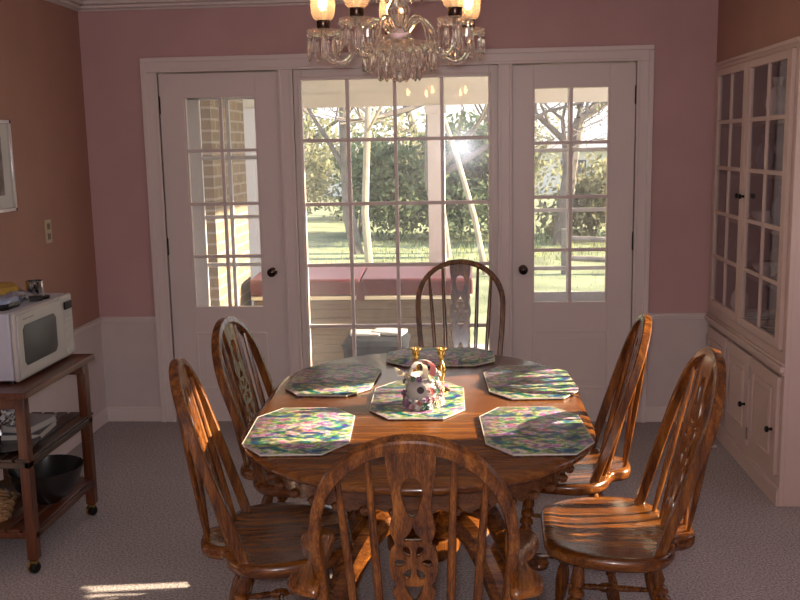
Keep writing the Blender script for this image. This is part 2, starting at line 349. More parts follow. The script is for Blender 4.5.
# side window in the right wall, off frame: the low sun comes through it
w2 = sempty('window_2', (XW+.05,(WY0+WY1)/2,0), 'side window letting in the low sun')
cy = (WY0+WY1)/2; h = (WY1-WY0)/2; m = MB()
m.box(-.03,.03,-h,-h+.035,WZ0,WZ1).box(-.03,.03,h-.035,h,WZ0,WZ1).box(-.03,.03,-h,h,WZ0,WZ0+.035).box(-.03,.03,-h,h,WZ1-.035,WZ1)
m.build('sash', M['trim'], w2); MB().box(0,.003,-h+.035,h-.035,WZ0+.035,WZ1-.035).build('glass', M['cabglass'], w2)
dp = MB(); vs=[]; nz=14  # drape-shaped screen added out of view to keep sun off the far left chair
for j in range(nz+1):
    z=2.0-1.35*j/nz; edge=-2.12+.0*j if z>1.95 else -1.66-.46*max(0,((z-1.42)/.55))**1.3 if z>1.42 else -1.66
    for i in range(17):
        y=-1.56+(edge+1.56)*i/16; vs.append((-.08+.018*sin(i*1.9),y-(WY0+WY1)/2,z))
dp.add(vs,[(j*17+i,j*17+i+1,(j+1)*17+i+1,(j+1)*17+i) for j in range(nz) for i in range(16)])
dob=dp.build('added_sun_blocker', plain('cream_sun_blocker',(.6,.5,.42),.9), w2); sm=dob.modifiers.new('thick','SOLIDIFY'); sm.thickness=.003
cs2 = MB(); a0, a1 = WY0-.09, WY1+.08
cs2.box(XW-.018,XW,a0,WY0,.50,2.04).box(XW-.018,XW,WY1,a1,.50,2.04).box(XW-.018,XW,WY0,WY1,WZ1,2.04).box(XW-.03,XW,a0,a1,WZ0-.1,WZ0)
struct(cs2.build('trim_5', M['trim'], bevel=.003), 'casing of the side window')

# ------------------------------------------------------------------ built-in china cupboard
cab = thing('china_cupboard', (XR,-.65,0), 'cream built-in china cupboard with glazed upper doors along the right wall', 'cabinet'); oy=.65
def cb(mb, x0,x1,y0,y1,z0,z1): return mb.box(x0,x1,y0+oy,y1+oy,z0,z1)
m = MB(); Y0, Y1 = -1.302, -.004
cb(m,.02,.6,Y0,Y0+.02,0,2.012); cb(m,.02,.42,Y1-.02,Y1,0,2.012); cb(m,.40,.42,Y0+.0205,Y1-.0205,0,2.012); cb(m,.022,.399,Y0+.021,Y1-.021,1.99,2.012)
cb(m,.022,.399,Y0+.021,Y1-.021,.63,.655); cb(m,.022,.399,Y0+.021,Y1-.021,.02,.05)
# face frame
cb(m,0,.022,Y0,-1.262,0,2.012); cb(m,0,.022,-.055,Y1,0,2.012); cb(m,0,.022,-1.262,-.055,1.975,2.012); cb(m,0,.022,-1.262,-.055,.58,.69); cb(m,0,.022,-1.262,-.055,0,.125)
cb(m,0,.022,-.455,-.435,.125,.58); cb(m,0,.022,-.868,-.848,.125,.58)
cb(m,-.010,-.001,Y0,Y1,1.996,2.014)
m.build('case', M['cab'], cab, bevel=.003)
m = MB(); cb(m,-.022,0,Y0-.004,Y1,.606,.632); cb(m,-.012,0,Y0-.002,Y1,.632,.645); cb(m,-.012,0,Y0-.002,Y1,.592,.606); m.build('ledge', M['cab'], cab, bevel=.005)
m = MB(); cb(m,-.012,0,Y0-.002,Y1,0,.075); cb(m,-.007,0,Y0-.002,Y1,.075,.09); m.build('plinth', M['cab'], cab, bevel=.004)
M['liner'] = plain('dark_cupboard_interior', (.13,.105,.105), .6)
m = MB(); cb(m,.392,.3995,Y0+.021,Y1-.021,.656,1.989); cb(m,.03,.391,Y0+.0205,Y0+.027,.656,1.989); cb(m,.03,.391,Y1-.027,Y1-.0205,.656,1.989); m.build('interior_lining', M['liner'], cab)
SHZ = [.93,1.18,1.43,1.68]
for z in SHZ: m = MB(); cb(m,.04,.40,Y0+.02,Y1-.02,z-.009,z+.009); m.build('shelf', M['liner'], cab)
for (a,b_,ga,gb,ky) in ((-.632,-.06,-.575,-.115,-.607),(-1.258,-.638,-1.20,-.685,-.662)):
    m = MB(); cb(m,-.016,.004,a,ga,.695,1.972); cb(m,-.016,.004,gb,b_,.695,1.972); cb(m,-.016,.004,ga,gb,.695,.737); cb(m,-.016,.004,ga,gb,1.935,1.972)
    cb(m,-.012,.0,(ga+gb)/2-.011,(ga+gb)/2+.011,.737,1.935)
    for k in range(1,5): z = .737+(1.935-.737)*k/5; cb(m,-.012,.0,ga,gb,z-.01,z+.01)
    d = m.build('glazed_door', M['cab'], cab, bevel=.003)
    g = MB(); cb(g,-.005,-.003,ga,gb,.737,1.935); g.build('glass', M['cabglass'], d)
    MB().lathe([(.007,0),(.006,.012),(.013,.018),(.013,.026),(.004,.03)],12,(-.016,ky+oy,1.33),(-1,0,0)).build('knob', M['iron'], d)
for (a,b_) in ((-.432,-.062),(-.845,-.458),(-1.258,-.871)):
    m = MB(); cb(m,-.014,.004,a,b_,.13,.576)
    for (p,q,s_,t_) in ((a+.06,a+.068,.2,.52),(b_-.068,b_-.06,.2,.52),(a+.06,b_-.06,.512,.52),(a+.06,b_-.06,.2,.208)): cb(m,-.022,-.014,p,q,s_,t_)
    cb(m,-.019,-.014,a+.09,b_-.09,.235,.485)
    d = m.build('lower_door', M['cab'], cab, bevel=.003)
    MB().lathe([(.008,0),(.006,.014),(.014,.02),(.014,.03),(.004,.034)],12,(-.014,a+.055+oy-.015,.33),(-1,0,0)).build('knob', M['iron'], d)
    for hz in (.5,.2): hm = MB(); cb(hm,-.02,-.013,b_-.004,b_+.014,hz-.03,hz+.03); hm.build('hinge', M['chrome'], d)

# ------------------------------------------------------------------ porch and garden
struct(MB().box(-3,6,.14,2.75,-.22,-.12).build('porch_floor', plain('porch_concrete',(.42,.4,.38),.9,var=.1)), 'concrete porch floor')
struct(MB().box(-3,3.9,.14,2.8,2.5,2.58).build('porch_ceiling', M['white']), 'white porch ceiling')
fb = MB().box(-3,3.9,2.55,2.66,1.93,2.5)
for k in range(14): fb.box(-3+.5*k,-3+.5*k+.006,2.545,2.55,2.04,2.5)
fb.box(-3,3.9,2.535,2.55,1.925,2.035)
struct(fb.build('porch_beam', plain('cream_porch_paint',(.72,.70,.60),.6)), 'cream porch beam')
for k,(x0,x1) in enumerate(((1.86,2.0),(-1.4,-1.26),)):
    pm = MB().box(x0,x1,2.53,2.67,-.12,1.93).box(x0-.02,x1+.02,2.51,2.69,-.12,.0).box(x0-.02,x1+.02,2.51,2.69,1.86,1.93)
    struct(pm.build('porch_post', M['white'], bevel=.006), 'white porch post')
struct(MB().box(.22,.46,2.50,2.60,-.12,1.93).box(.42,.49,2.44,2.50,-.12,1.93).build('porch_post', M['white'], bevel=.006), 'white post beside the brick wall')
struct(MB().box(.10,.50,.85,1.80,-.12,2.5).build('brick_pier', M['brick']), 'tan brick pier on the porch')
# hot tub
tub = thing('hot_tub', (1.39,1.95,-.12), 'wood-clad hot tub under a maroon vinyl cover on the porch', 'hot tub')
m = MB().box(-.80,.80,-.45,.45,0,.60)
for k in range(9): m.box(-.805,.805,-.456,.456,.012+k*.066,.070+k*.066)
m.build('cabinet', M['pine'], tub, bevel=.003)
MB().box(-.82,.82,-.47,.47,.605,.635).build('rim', plain('cream_tub_rim',(.7,.65,.5),.5), tub, bevel=.008)
cv = MB(); prof = [(-.475,.64),(-.475,.745),(-.46,.76),(0,.785),(.46,.745),(.475,.73),(.475,.64)]
cv.add([(x,y,z) for x in (-.825,-.005) for (y,z) in prof],[tuple(range(7)),tuple(range(13,6,-1))]+[(k,(k+1)%7,7+(k+1)%7,7+k) for k in range(7)])
cv.add([(x,y,z) for x in (.005,.825) for (y,z) in prof],[tuple(range(7)),tuple(range(13,6,-1))]+[(k,(k+1)%7,7+(k+1)%7,7+k) for k in range(7)])
cv.build('cover', plain('maroon_vinyl',(.10,.016,.02),.35,var=.1), tub, bevel=.012)
MB().box(-.03,.03,-.484,-.477,.60,.74).build('strap', plain('dark_maroon_strap',(.1,.03,.03),.6), tub)
# black storage bin in front
bn = thing('storage_bin', (1.575,.72,-.12), 'black plastic storage bin beyond the central window', 'bin')
def rr(w,d,r,z,n=6):
    out=[]
    for (cx,cy,a0) in ((w-r,d-r,0),(-w+r,d-r,90),(-w+r,-d+r,180),(w-r,-d+r,270)):
        for k in range(n+1): a=R(a0+90*k/n); out.append((cx+r*cos(a),cy+r*sin(a),z))
    return out
MB().rings([rr(.18,.16,.05,0),rr(.195,.18,.05,.05),rr(.205,.19,.05,.42),rr(.205,.19,.05,.44)]).build('tub_body', plain('black_plastic',(.015,.018,.024),.8,spec=.15), bn)
MB().rings([rr(.212,.20,.05,.44),rr(.215,.205,.05,.46),rr(.19,.18,.06,.49),rr(.15,.12,.06,.50)]).build('lid', plain('black_plastic_lid',(.018,.02,.026),.8,spec=.15), bn)
MB().box(-.04,.01,-.197,-.19,.33,.37).build('sticker', plain('yellow_sticker',(.6,.6,.12),.5), bn)
tv = MB()
for (cx,cy,cz,sx,sy,rz) in ((1.50,.70,.392,.13,.10,.1),(1.66,.73,.394,.14,.11,-.2)):
    tv.obox((cx,cy,cz),(sx*1.5,sy*1.5,.024),(0,.03,rz)); 
tag(tv.build('folded_cloth', plain('white_cloth',(.42,.43,.45),.8), bevel=.008), 'white folded cloths on top of the black storage bin', 'cloth')
# ground
gp = MB(); N=40
gv=[];gf=[]
for j in range(N+1):
    for i in range(N+1):
        x=-25+60*i/N; y=2.75+75*j/N; gv.append((x,y,-.42+.10*sin(x*.4)*sin(y*.3)*min(1,(y-2.75)/8)))
for j in range(N):
    for i in range(N): a=j*(N+1)+i; gf.append((a,a+1,a+N+2,a+N+1))
gp.add(gv,gf); struct(gp.build('ground', M['grass']), 'spring lawn'); 
def grassblades():
    m=MB()
    for k in range(9000):
        x=random.uniform(-5,9); y=random.uniform(4.5,17); a=random.uniform(0,pi); h=random.uniform(.04,.11); w=.014; z=-.47
        m.add([(x-w*cos(a),y-w*sin(a),z),(x+w*cos(a),y+w*sin(a),z),(x+random.uniform(-.03,.03),y,z+h+.03)],[(0,1,2)])
    o=m.build('grass', leafmat('grass_blades',(.2,.26,.11),(.38,.42,.21))); tag(o,'short spring grass of the lawn behind the house','grass',kind='stuff')
grassblades()
def shrub(x,y,w,h,n,mat,label,group,leaf=.06):
    root = thing('shrub',(x,y,-.45),label,'shrub',group)
    st=MB()
    for k in range(7):
        a=random.uniform(0,2*pi); st.tube([(0,0,0),(w*.25*cos(a),w*.25*sin(a),h*.45),(w*.5*cos(a+.3),w*.5*sin(a+.3),h*.85)],[.03,.02,.006],5)
    st.build('stems',M['bark'],root)
    m=MB()
    lobes=[(random.uniform(-.5,.5)*w,random.uniform(-.4,.4)*w,random.uniform(.25,.8)*h,random.uniform(.3,.5)*w) for _ in range(9)]
    for k in range(n):
        lx,ly,lz,lr=random.choice(lobes); v=Vector((random.gauss(0,1),random.gauss(0,1),random.gauss(0,1))).normalized()*lr*random.uniform(.6,1.05)
        p=Vector((lx,ly,lz))+v
        if p.z<.03: p.z=random.uniform(.03,.5)
        u=Vector((random.gauss(0,1),random.gauss(0,1),random.gauss(0,1))).normalized(); t=u.orthogonal().normalized(); s_=leaf*random.uniform(.6,1.4)
        m.add([p-u*s_,p+t*s_*.45,p+u*s_,p-t*s_*.45],[(0,1,2,3)])
    m.build('foliage',mat,root)
for (x,y,w_,h_,n,mt,lb) in ((-7.5,17.5,2.3,3.0,2600,'leaf','green shrub farthest left in the hedge behind the house'),(-4.6,17,2.2,2.7,2800,'leaf2','olive shrub behind the hot tub, glimpsed through the left door'),
    (-2.0,16.2,1.9,2.7,3200,'leaf2','olive shrub seen through the leftmost panes of the central window'),
    (-.2,15.4,1.7,2.4,3400,'leaf','green shrub behind the leaning pale trunk'),(1.6,15.8,1.8,2.6,3400,'leaf','green shrub in the middle of the hedge, left of the white porch post'),
    (3.2,16.0,1.7,2.4,3200,'leaf','green shrub right of the white porch post'),(4.9,15.0,1.3,1.7,2600,'leaf2','low olive shrub behind the rail fence'),
    (6.6,16.5,1.6,1.6,2400,'leaf2','low olive shrub at the right end of the hedge'),(-3.4,21,2.6,2.9,2600,'leaf2','tall pale shrub standing behind the hedge, far left'),
    (.3,21.5,2.6,2.7,3200,'leaf2','tall pale shrub standing behind the middle of the hedge'),(3.6,22.5,2.3,2.8,2400,'leaf2','tall pale shrub standing behind the hedge, seen through the right door')):
    shrub(x,y,w_,h_,n,M[mt],lb,None,.085)
def tree(x,y,h,r,lean,label,levels=4,leafs=0,mat='bark'):
    root=thing('tree',(x,y,-.5),label,'tree'); m=MB(); tips=[]
    def br(p,d,L,r,lv):
        pts=[p]; rr_=[r]; q=p; dd=d.copy()
        for k in range(4):
            dd=(dd+Vector((random.gauss(0,.1),random.gauss(0,.1),random.gauss(0,.05)+(.05 if lv else 0)))).normalized(); q=q+dd*L/4; pts.append(q); rr_.append(r*(1-.12*(k+1)))
        m.tube(pts,rr_,8 if lv==0 else 5)
        if lv<levels:
            for k in range(3 if lv else 5):
                t=random.choice(pts[2:]) if lv else pts[random.choice((2,3,4,4))]
                nd=(dd*.7+Vector((random.gauss(0,.6),random.gauss(0,.6),random.gauss(.15,.35)))).normalized(); br(t,nd,max(.5,L*random.uniform(.55,.8)),max(r*.42,.010),lv+1)
        else: tips.extend(pts[2:])
    br(Vector((0,0,0)),Vector(lean).normalized(),h,r,0)
    m.build('trunk',M[mat],root)
    if leafs and tips:
        l=MB()
        for k in range(leafs):
            p=random.choice(tips)+Vector((random.gauss(0,.25),random.gauss(0,.25),random.gauss(0,.25))); u=Vector((random.gauss(0,1),random.gauss(0,1),random.gauss(0,1))).normalized(); t=u.orthogonal().normalized(); s_=.05
            l.add([p-u*s_,p+t*s_*.5,p+u*s_,p-t*s_*.5],[(0,1,2,3)])
        l.build('foliage',M['leaf2'],root)
M['palebark']=plain('pale_bark',(.42,.35,.27),.85,var=.2,vscale=4)
tree(.12,12.5,3.3,.13,(-.06,0,1),'thick grey tree trunk rising in the leftmost column of panes',4,120)
tree(.80,8.2,4.6,.06,(-.10,0,1),'slim pale sunlit tree leaning left beyond the second column of panes',2,0,'palebark')
tree(1.78,12,3.0,.15,(.02,0,1),'dark tree seen left of the white porch post',4,120)
tree(2.50,9.3,4.0,.05,(-.04,0,1),'slim pale tree in the rightmost column of panes of the central window',2,0,'palebark')
tree(3.15,13,3.2,.13,(-.10,0,1),'dark tree leaning behind the slim pale one at the right of the central window',4,120)
tree(4.2,14.5,2.6,.20,(.03,0,1),'broad leafy tree seen through the right door',4,4200)
tree(6.2,15,3,.08,(.05,0,1),'thin tree at the right edge of the right door panes',4,1500)
tree(-2.2,18.5,3,.14,(.05,0,1),'distant bare tree far left behind the hedge',4)
tree(1.2,24,3.4,.16,(0,0,1),'distant bare tree behind the middle of the hedge',4)
# rail fence and distant white house
fn = thing('rail_fence',(5.0,9.2,-.45),'grey split rail fence crossing the lawn beyond the right door','fence')
for x in (-1.3,.9,3.1): MB().box(x-.06,x+.06,-.06,.06,0,.75).build('post',M['bark'],fn,bevel=.01)
for (z0,z1) in ((.60,.52),(.30,.20)):
    MB().tube([(-1.3,0,z0),(-.2,0,(z0+z1)/2-.01),(.9,0,z1)],.045,7).tube([(.9,0.02,z1),(3.1,0,z1-.08)],.045,7).build('rail',M['bark'],fn)
hs = thing('white_house',(3.5,33,-.5),'long low white building far behind the trees','building')
MB().box(-9,9,0,6,0,1.75).build('wall',M['white'],hs)
MB().add([(-9.4,-.4,1.75),(9.4,-.4,1.75),(9.4,3,2.1),(-9.4,3,2.1),(9.4,6.4,1.75),(-9.4,6.4,1.75)],[(0,1,2,3),(3,2,4,5),(0,3,5),(1,4,2),(0,5,4,1)]).build('roof',plain('grey_roof',(.3,.3,.32),.8),hs)
for x in (-6,-3,0,3,6): MB().box(x-.5,x+.5,-.03,0,.7,1.4).build('window',plain('dark_pane',(.1,.12,.15),.2),hs)

# ------------------------------------------------------------------ table
def racetrack(rad, off, z, n=20, cx=0, cy=0):
    out=[]
    for k in range(n+1): a=pi*k/n; out.append((cx+rad*cos(a), cy+off+rad*sin(a), z))
    for k in range(n+1): a=pi+pi*k/n; out.append((cx+rad*cos(a), cy-off+rad*sin(a), z))
    return out
TZ=.765
tb = thing('dining_table',(2.012,-2.325,0),'oval glossy oak pedestal dining table in the middle of the room','table')
OFF=.265
m=MB().rings([racetrack(.500,OFF,TZ-.034),racetrack(.518,OFF,TZ-.032),racetrack(.530,OFF,TZ-.024),racetrack(.533,OFF,TZ-.014),racetrack(.528,OFF,TZ-.006),racetrack(.516,OFF,TZ-.003),racetrack(.508,OFF,TZ)])
m.build('tabletop',M['tableoak'],tb,sharp=60)
# leaf seams: thin dark lines set in the surface
# apron with scalloped, carved lower edge
def apron():
    nn=160; ro,ri=[],[]
    P=racetrack(.455,OFF,0,nn//2)
    # resample by length
    P=[Vector(p) for p in P]; L=[0]
    for i in range(len(P)): L.append(L[-1]+(P[(i+1)%len(P)]-P[i]).length)
    tot=L[-1]; pts=[]; j=0
    for k in range(320):
        s_=tot*k/320
        while L[j+1]<s_: j+=1
        t=(s_-L[j])/max(1e-9,L[j+1]-L[j]); pts.append(P[j%len(P)].lerp(P[(j+1)%len(P)],t))
    top,bot,bot2,top2=[],[],[],[]
    for k,p in enumerate(pts):
        ph=k/320*24*2*pi; drop=.012*abs(sin(ph/2))+.006*cos(ph*3)
        c=Vector((0,max(-OFF,min(OFF,p.y)),0)); nrm=(p-c).normalized()
        top.append(p+nrm*0+Vector((0,0,TZ-.034))); bot.append(p+nrm*.004+Vector((0,0,.672-drop))); 
        bot2.append(p-nrm*.02+Vector((0,0,.674-drop))); top2.append(p-nrm*.02+Vector((0,0,TZ-.034)))
    mid=[(a+b_)/2+ (0*(a)) for a,b_ in zip(top,bot)]
    return MB().rings([top,mid,bot,bot2,top2],False,False)
ap=apron().build('apron',M['tableedge'],tb)
# carved drops along the apron edge
cme=MB().lathe([(0,-.016),(.012,-.010),(.016,0),(.012,.008),(0,.014)],8).mesh('carving',M['tableedge'])
P=racetrack(.462,OFF,0,36)
for i in range(0,len(P),2):
    c=from_mesh('carving',cme,ap); c.location=(P[i][0],P[i][1],.668)
MB().lathe([(.11,.24),(.125,.26),(.125,.31),(.09,.33),(.075,.37),(.10,.43),(.105,.48),(.08,.53),(.06,.56),(.09,.60),(.12,.64),(.12,.73)],20).build('pedestal_column',M['oakZ'],tb)
MB().box(-.20,.20,-.55,.55,.70,.731).build('bearer',M['tableedge'],tb)
for k,a in enumerate((42,138,222,318)):
    c,s_=cos(R(a)),sin(R(a)); path=[(.07,.33),(.14,.385),(.22,.37),(.30,.28),(.37,.16),(.44,.075),(.52,.04),(.57,.035)]
    pts=spline([(c*r,s_*r,z) for r,z in path],4,False); n=len(pts)
    rad=[.05-.02*abs(i/(n-1)-.25) if i<n*.6 else .045-.022*((i/(n-1))-.6)/.4 for i in range(n)]
    lg=MB().tube(pts,rad,10).lathe([(0,0),(.034,.006),(.04,.022),(.03,.045),(0,.055)],12,(c*.565,s_*.565,0)); lg.build('pedestal_leg',M['oakX'],tb)

# ------------------------------------------------------------------ chairs
SZ=.445
def hoop_pts():
    pts=[]
    side=[(.195,0),(.206,.08),(.216,.17),(.222,.25),(.225,.32)]
    right=[(u,h) for u,h in side]
    arch=[]
    for k in range(1,24):
        a=pi*k/24; arch.append((.225*cos(a)*(1+.0*sin(a)), .32+.218*(sin(a)**.9)))
    left=[(-u,h) for u,h in reversed(side)]
    return right+arch+left
LEAN=.33
def hp(u,h,dy=0): return Vector((u,-.10-LEAN*h+dy,SZ+h))
def seat_mesh():
    half=[(0,.222),(.08,.222),(.15,.212),(.205,.16),(.238,.09),(.252,.01),(.25,-.05),(.235,-.095),(.205,-.125),(.165,-.148),(.125,-.158),(.095,-.170),(.078,-.205),(.05,-.228),(0,-.235)]
    P=half+[(-x,y) for x,y in reversed(half[1:-1])]
    out=spline([(x,y,0) for x,y in P],3,True); m=MB(); n=len(out)
    def ring(s,z,scoop=0):
        r=[]
        for p in out:
            d=Vector((0,-.01,0)); q=d+(p-d)*s; r.append((q.x,q.y,z))
        return r
    m.rings([ring(.90,SZ-.040),ring(.965,SZ-.038),ring(.995,SZ-.028),ring(1.0,SZ-.014),ring(.985,SZ-.003),ring(.96,SZ),ring(.86,SZ-.001),ring(.74,SZ-.006),ring(.5,SZ-.011),ring(.2,SZ-.012)])
    return m.mesh('seat',M['oakY'],60)
def splat_mesh():
    cd=bpy.data.curves.new('splat','CURVE'); cd.dimensions='2D'; cd.fill_mode='BOTH'; cd.extrude=.007; cd.bevel_depth=.0015; cd.bevel_resolution=1
    def poly(pts):
        s=cd.splines.new('POLY'); s.points.add(len(pts)-1)
        for i,p in enumerate(pts): s.points[i].co=(p[0],p[1],0,1)
        s.use_cyclic_u=True
    half=[(.036,-.004),(.034,.04),(.044,.07),(.036,.10),(.046,.135),(.050,.155),(.044,.18),(.042,.195),(.048,.215),(.040,.232),(.050,.25),(.054,.28),(.050,.31),(.040,.325),(.047,.345),(.050,.36),(.044,.385),(.041,.41),(.046,.445),(.053,.49),(.054,.530)]
    R_=spline([(x,y,0) for x,y in half],4,False); out=[(p.x,p.y) for p in R_]+[(-p.x,p.y) for p in reversed(R_)]
    poly(out)
    key=[(0,.470),(.016,.464),(.024,.448),(.025,.43),(.017,.405),(.010,.388),(0,.381),(-.010,.388),(-.017,.405),(-.025,.43),(-.024,.448),(-.016,.464)]
    poly([(p.x,p.y) for p in spline([(x,y,0) for x,y in key],3)])
    poly([(0,.366),(.008,.350),(.021,.337),(.020,.329),(-.020,.329),(-.021,.337),(-.008,.350)])
    for k in range(6):
        a=R(90+30+60*k) ; c,s_=cos(a),sin(a); cx,cy=c*.027,.282+s_*.027
        pet=[(-.014,0),(-.005,.007),(.006,.0105),(.014,.007),(.017,0),(.014,-.007),(.006,-.0105),(-.005,-.007)]
        poly([(cx+x*c-y*s_,cy+x*s_+y*c) for x,y in pet])
    poly([(-.023,.235),(-.012,.229),(0,.231),(.012,.229),(.023,.235),(.018,.215),(.006,.195),(0,.190),(-.006,.195),(-.018,.215)])
    poly([(0,.125),(.010,.11),(.014,.09),(0,.06),(-.014,.09),(-.010,.11)])
    ob=bpy.data.objects.new('splat_curve',cd); COL.objects.link(ob); dg=bpy.context.evaluated_depsgraph_get(); me=bpy.data.meshes.new_from_object(ob.evaluated_get(dg))
    bpy.data.objects.remove(ob); me.name='splat'; me.materials.clear(); me.materials.append(M['oakZ'])
    a=math.atan(LEAN_S)
    for v in me.vertices:
        x,y,z=v.co; v.co=(x, -.150-y*LEAN_S+z, SZ+y)
    me.polygons.foreach_set('use_smooth',[True]*len(me.polygons)); me.set_sharp_from_angle(angle=R(30)); me.update(); return me
LEAN_S=(.10+LEAN*.515-.150)/.515
def chair_leg(x,y,fx,fy):
    top=Vector((x,y,SZ-.035)); bot=Vector((fx,fy,0)); d=(bot-top); L=d.length
    pr=[(.013,-.004),(.017,.03),(.021,.07),(.014,.085),(.023,.095),(.023,.108),(.015,.115),(.024,.125),(.024,.138),(.015,.146),(.023,.156),(.022,.168),(.014,.178),(.020,.20),(.022,.24),(.018,.29),(.014,.31),(.019,.32),(.014,.33),(.016,.36),(.012,L-.003)]
    return MB().lathe(pr,12,top,d).mesh('leg',M['oakZ'])
def turned(a,b_,r=.010,name='stretcher'):
    a=Vector(a); b_=Vector(b_); L=(b_-a).length
    return MB().lathe([(r*.7,0),(r*.9,L*.2),(r*1.1,L*.36),(r*.9,L*.4),(r*1.5,L*.44),(r*1.7,L*.5),(r*1.5,L*.56),(r*.9,L*.6),(r*1.1,L*.64),(r*.9,L*.8),(r*.7,L)],10,a,b_-a).mesh(name,M['oakX'])
me_seat=seat_mesh(); me_splat=splat_mesh()
hw,ht=.0135,.015
sec=[(-hw,-ht*.75),(-hw*.75,-ht),(hw*.75,-ht),(hw,-ht*.75),(hw,ht*.75),(hw*.75,ht),(-hw*.75,ht),(-hw,ht*.75)]
HP=[hp(u,h) for u,h in hoop_pts()]; HP[0]=hp(.195,-.008); HP[-1]=hp(-.195,-.008)
me_hoop=MB().sweep(HP,sec,(0,1,LEAN)).mesh('hoop',M['oakZ'],40)
def on_hoop(u):  # height of hoop at |u|
    return .32+.218*max(0.0,(1-(u/.225)**2))**.45
def spindle(uf,yf,ut):
    h=on_hoop(ut)-.004; a=Vector((uf,yf,SZ-.004)); b_=hp(ut,h,0); L=(b_-a).length
    return MB().lathe([(.0065,0),(.009,L*.15),(.0105,L*.45),(.009,L*.8),(.0065,L)],10,a,b_-a).mesh('spindle',M['oakZ'])
me_sp=[spindle(s_*a,y,s_*t) for s_ in (-1,1) for a,y,t in ((.13,-.135,.165),(.075,-.148,.095))]
def brace(s_):
    a=Vector((s_*.026,-.212,SZ-.004)); b_=hp(s_*.125,on_hoop(.125)-.006,-.010); L=(b_-a).length
    return MB().lathe([(.006,0),(.0085,L*.2),(.0095,L*.5),(.008,L*.8),(.006,L)],10,a,b_-a).mesh('brace',M['oakZ'])
me_br=[brace(-1),brace(1)]
LG=[(-.165,.12,-.20,.165),(.165,.12,.20,.165),(-.14,-.09,-.185,-.185),(.14,-.09,.185,-.185)]
me_lg=[chair_leg(*q) for q in LG]
def at_leg(q,t): x,y,fx,fy=q; return (x+(fx-x)*t,y+(fy-y)*t,(SZ-.035)*(1-t))
me_st=[turned(at_leg(LG[0],.62),at_leg(LG[2],.62)),turned(at_leg(LG[1],.62),at_leg(LG[3],.62))]
a_=Vector(at_leg(LG[0],.62)).lerp(Vector(at_leg(LG[2],.62)),.5); b__=Vector(at_leg(LG[1],.62)).lerp(Vector(at_leg(LG[3],.62)),.5); me_st.append(turned(a_,b__))
def make_chair(braces,label):
    t=thing('dining_chair',(0,0,0),label,'chair','oak bow-back chairs round the dining table')
    from_mesh('seat',me_seat,t); from_mesh('hoop',me_hoop,t); from_mesh('splat',me_splat,t)
    for q in me_sp: from_mesh('spindle',q,t)
    for q in me_lg: from_mesh('leg',q,t)
    for q in me_st: from_mesh('stretcher',q,t)
    if braces:
        for q in me_br: from_mesh('brace',q,t)
    return t
# (foot-of-hoop midpoint x, y, facing direction angle in degrees from +X, label, braces)
CH=[(2.712,-2.597,178,'oak bow-back chair nearest the camera on the right side of the table',True),
    (2.622,-2.01,174,'oak bow-back chair farther back on the right side of the table, its hoop sunlit',True),
    (1.485,-2.680,12,'oak bow-back chair nearest the camera on the left side of the table',True),
    (1.455,-2.03,-3,'oak bow-back chair farther back on the left side of the table',True),
    (2.134,-.505,270,'oak bow-back chair at the far end of the table before the window',False),
    (2.047,-3.405,90.5,'oak bow-back armchair at the near end of the table with its back to the camera',False)]
proto=make_chair(True,'')
first=True
for (x,y,ang,lb,brc) in CH[:5]:
    o=(proto if first else copy_tree(proto)) if brc else make_chair(False,lb); first=False
    o['label']=lb; a=R(ang); fx,fy=cos(a),sin(a); o.location=(x+fx*.10,y+fy*.10,0); o.rotation_euler=(0,0,a-pi/2)
# the armchair at the near end: a taller, slightly narrower back and flat shaped arms on turned posts
x,y,ang,lb,brc=CH[5]
t=make_chair(False,lb); t['category']='armchair'; t['group']='oak bow-back chairs round the dining table'; del t['group']; t.name='dining_armchair'
a=R(ang); t.location=(x+cos(a)*.10,y+sin(a)*.10,0); t.rotation_euler=(0,0,a-pi/2)
SX,SZZ=.918,1.08
for c in t.children:
    if c.name.split('.')[0] in ('hoop','splat','spindle'): c.scale=(SX,1,SZZ); c.location.z=SZ*(1-SZZ)
for s_ in (-1,1):
    P=[(.232,.125),(.262,.140),(.293,.125),(.302,.075),(.285,.025),(.262,-.02),(.268,-.075),(.292,-.125),(.288,-.165),(.255,-.185),(.222,-.185),(.228,-.11),(.224,-.03),(.222,.06)]
    out=spline([(s_*(px-.022),py-.045,0) for px,py in P],4,True)
    c0=sum(out,Vector((0,0,0)))/len(out)
    def rg(k,z): return [((c0+(p-c0)*k).x,(c0+(p-c0)*k).y,z) for p in out]
    MB().rings([rg(.93,.672),rg(1,.678),rg(1,.690),rg(.93,.697)]).build('arm',M['oakY'],t,sharp=60)
    from_mesh('arm_post',turned((s_*.222,.02,SZ-.01),(s_*.245,.03,.675),.012,'arm_post'),t)
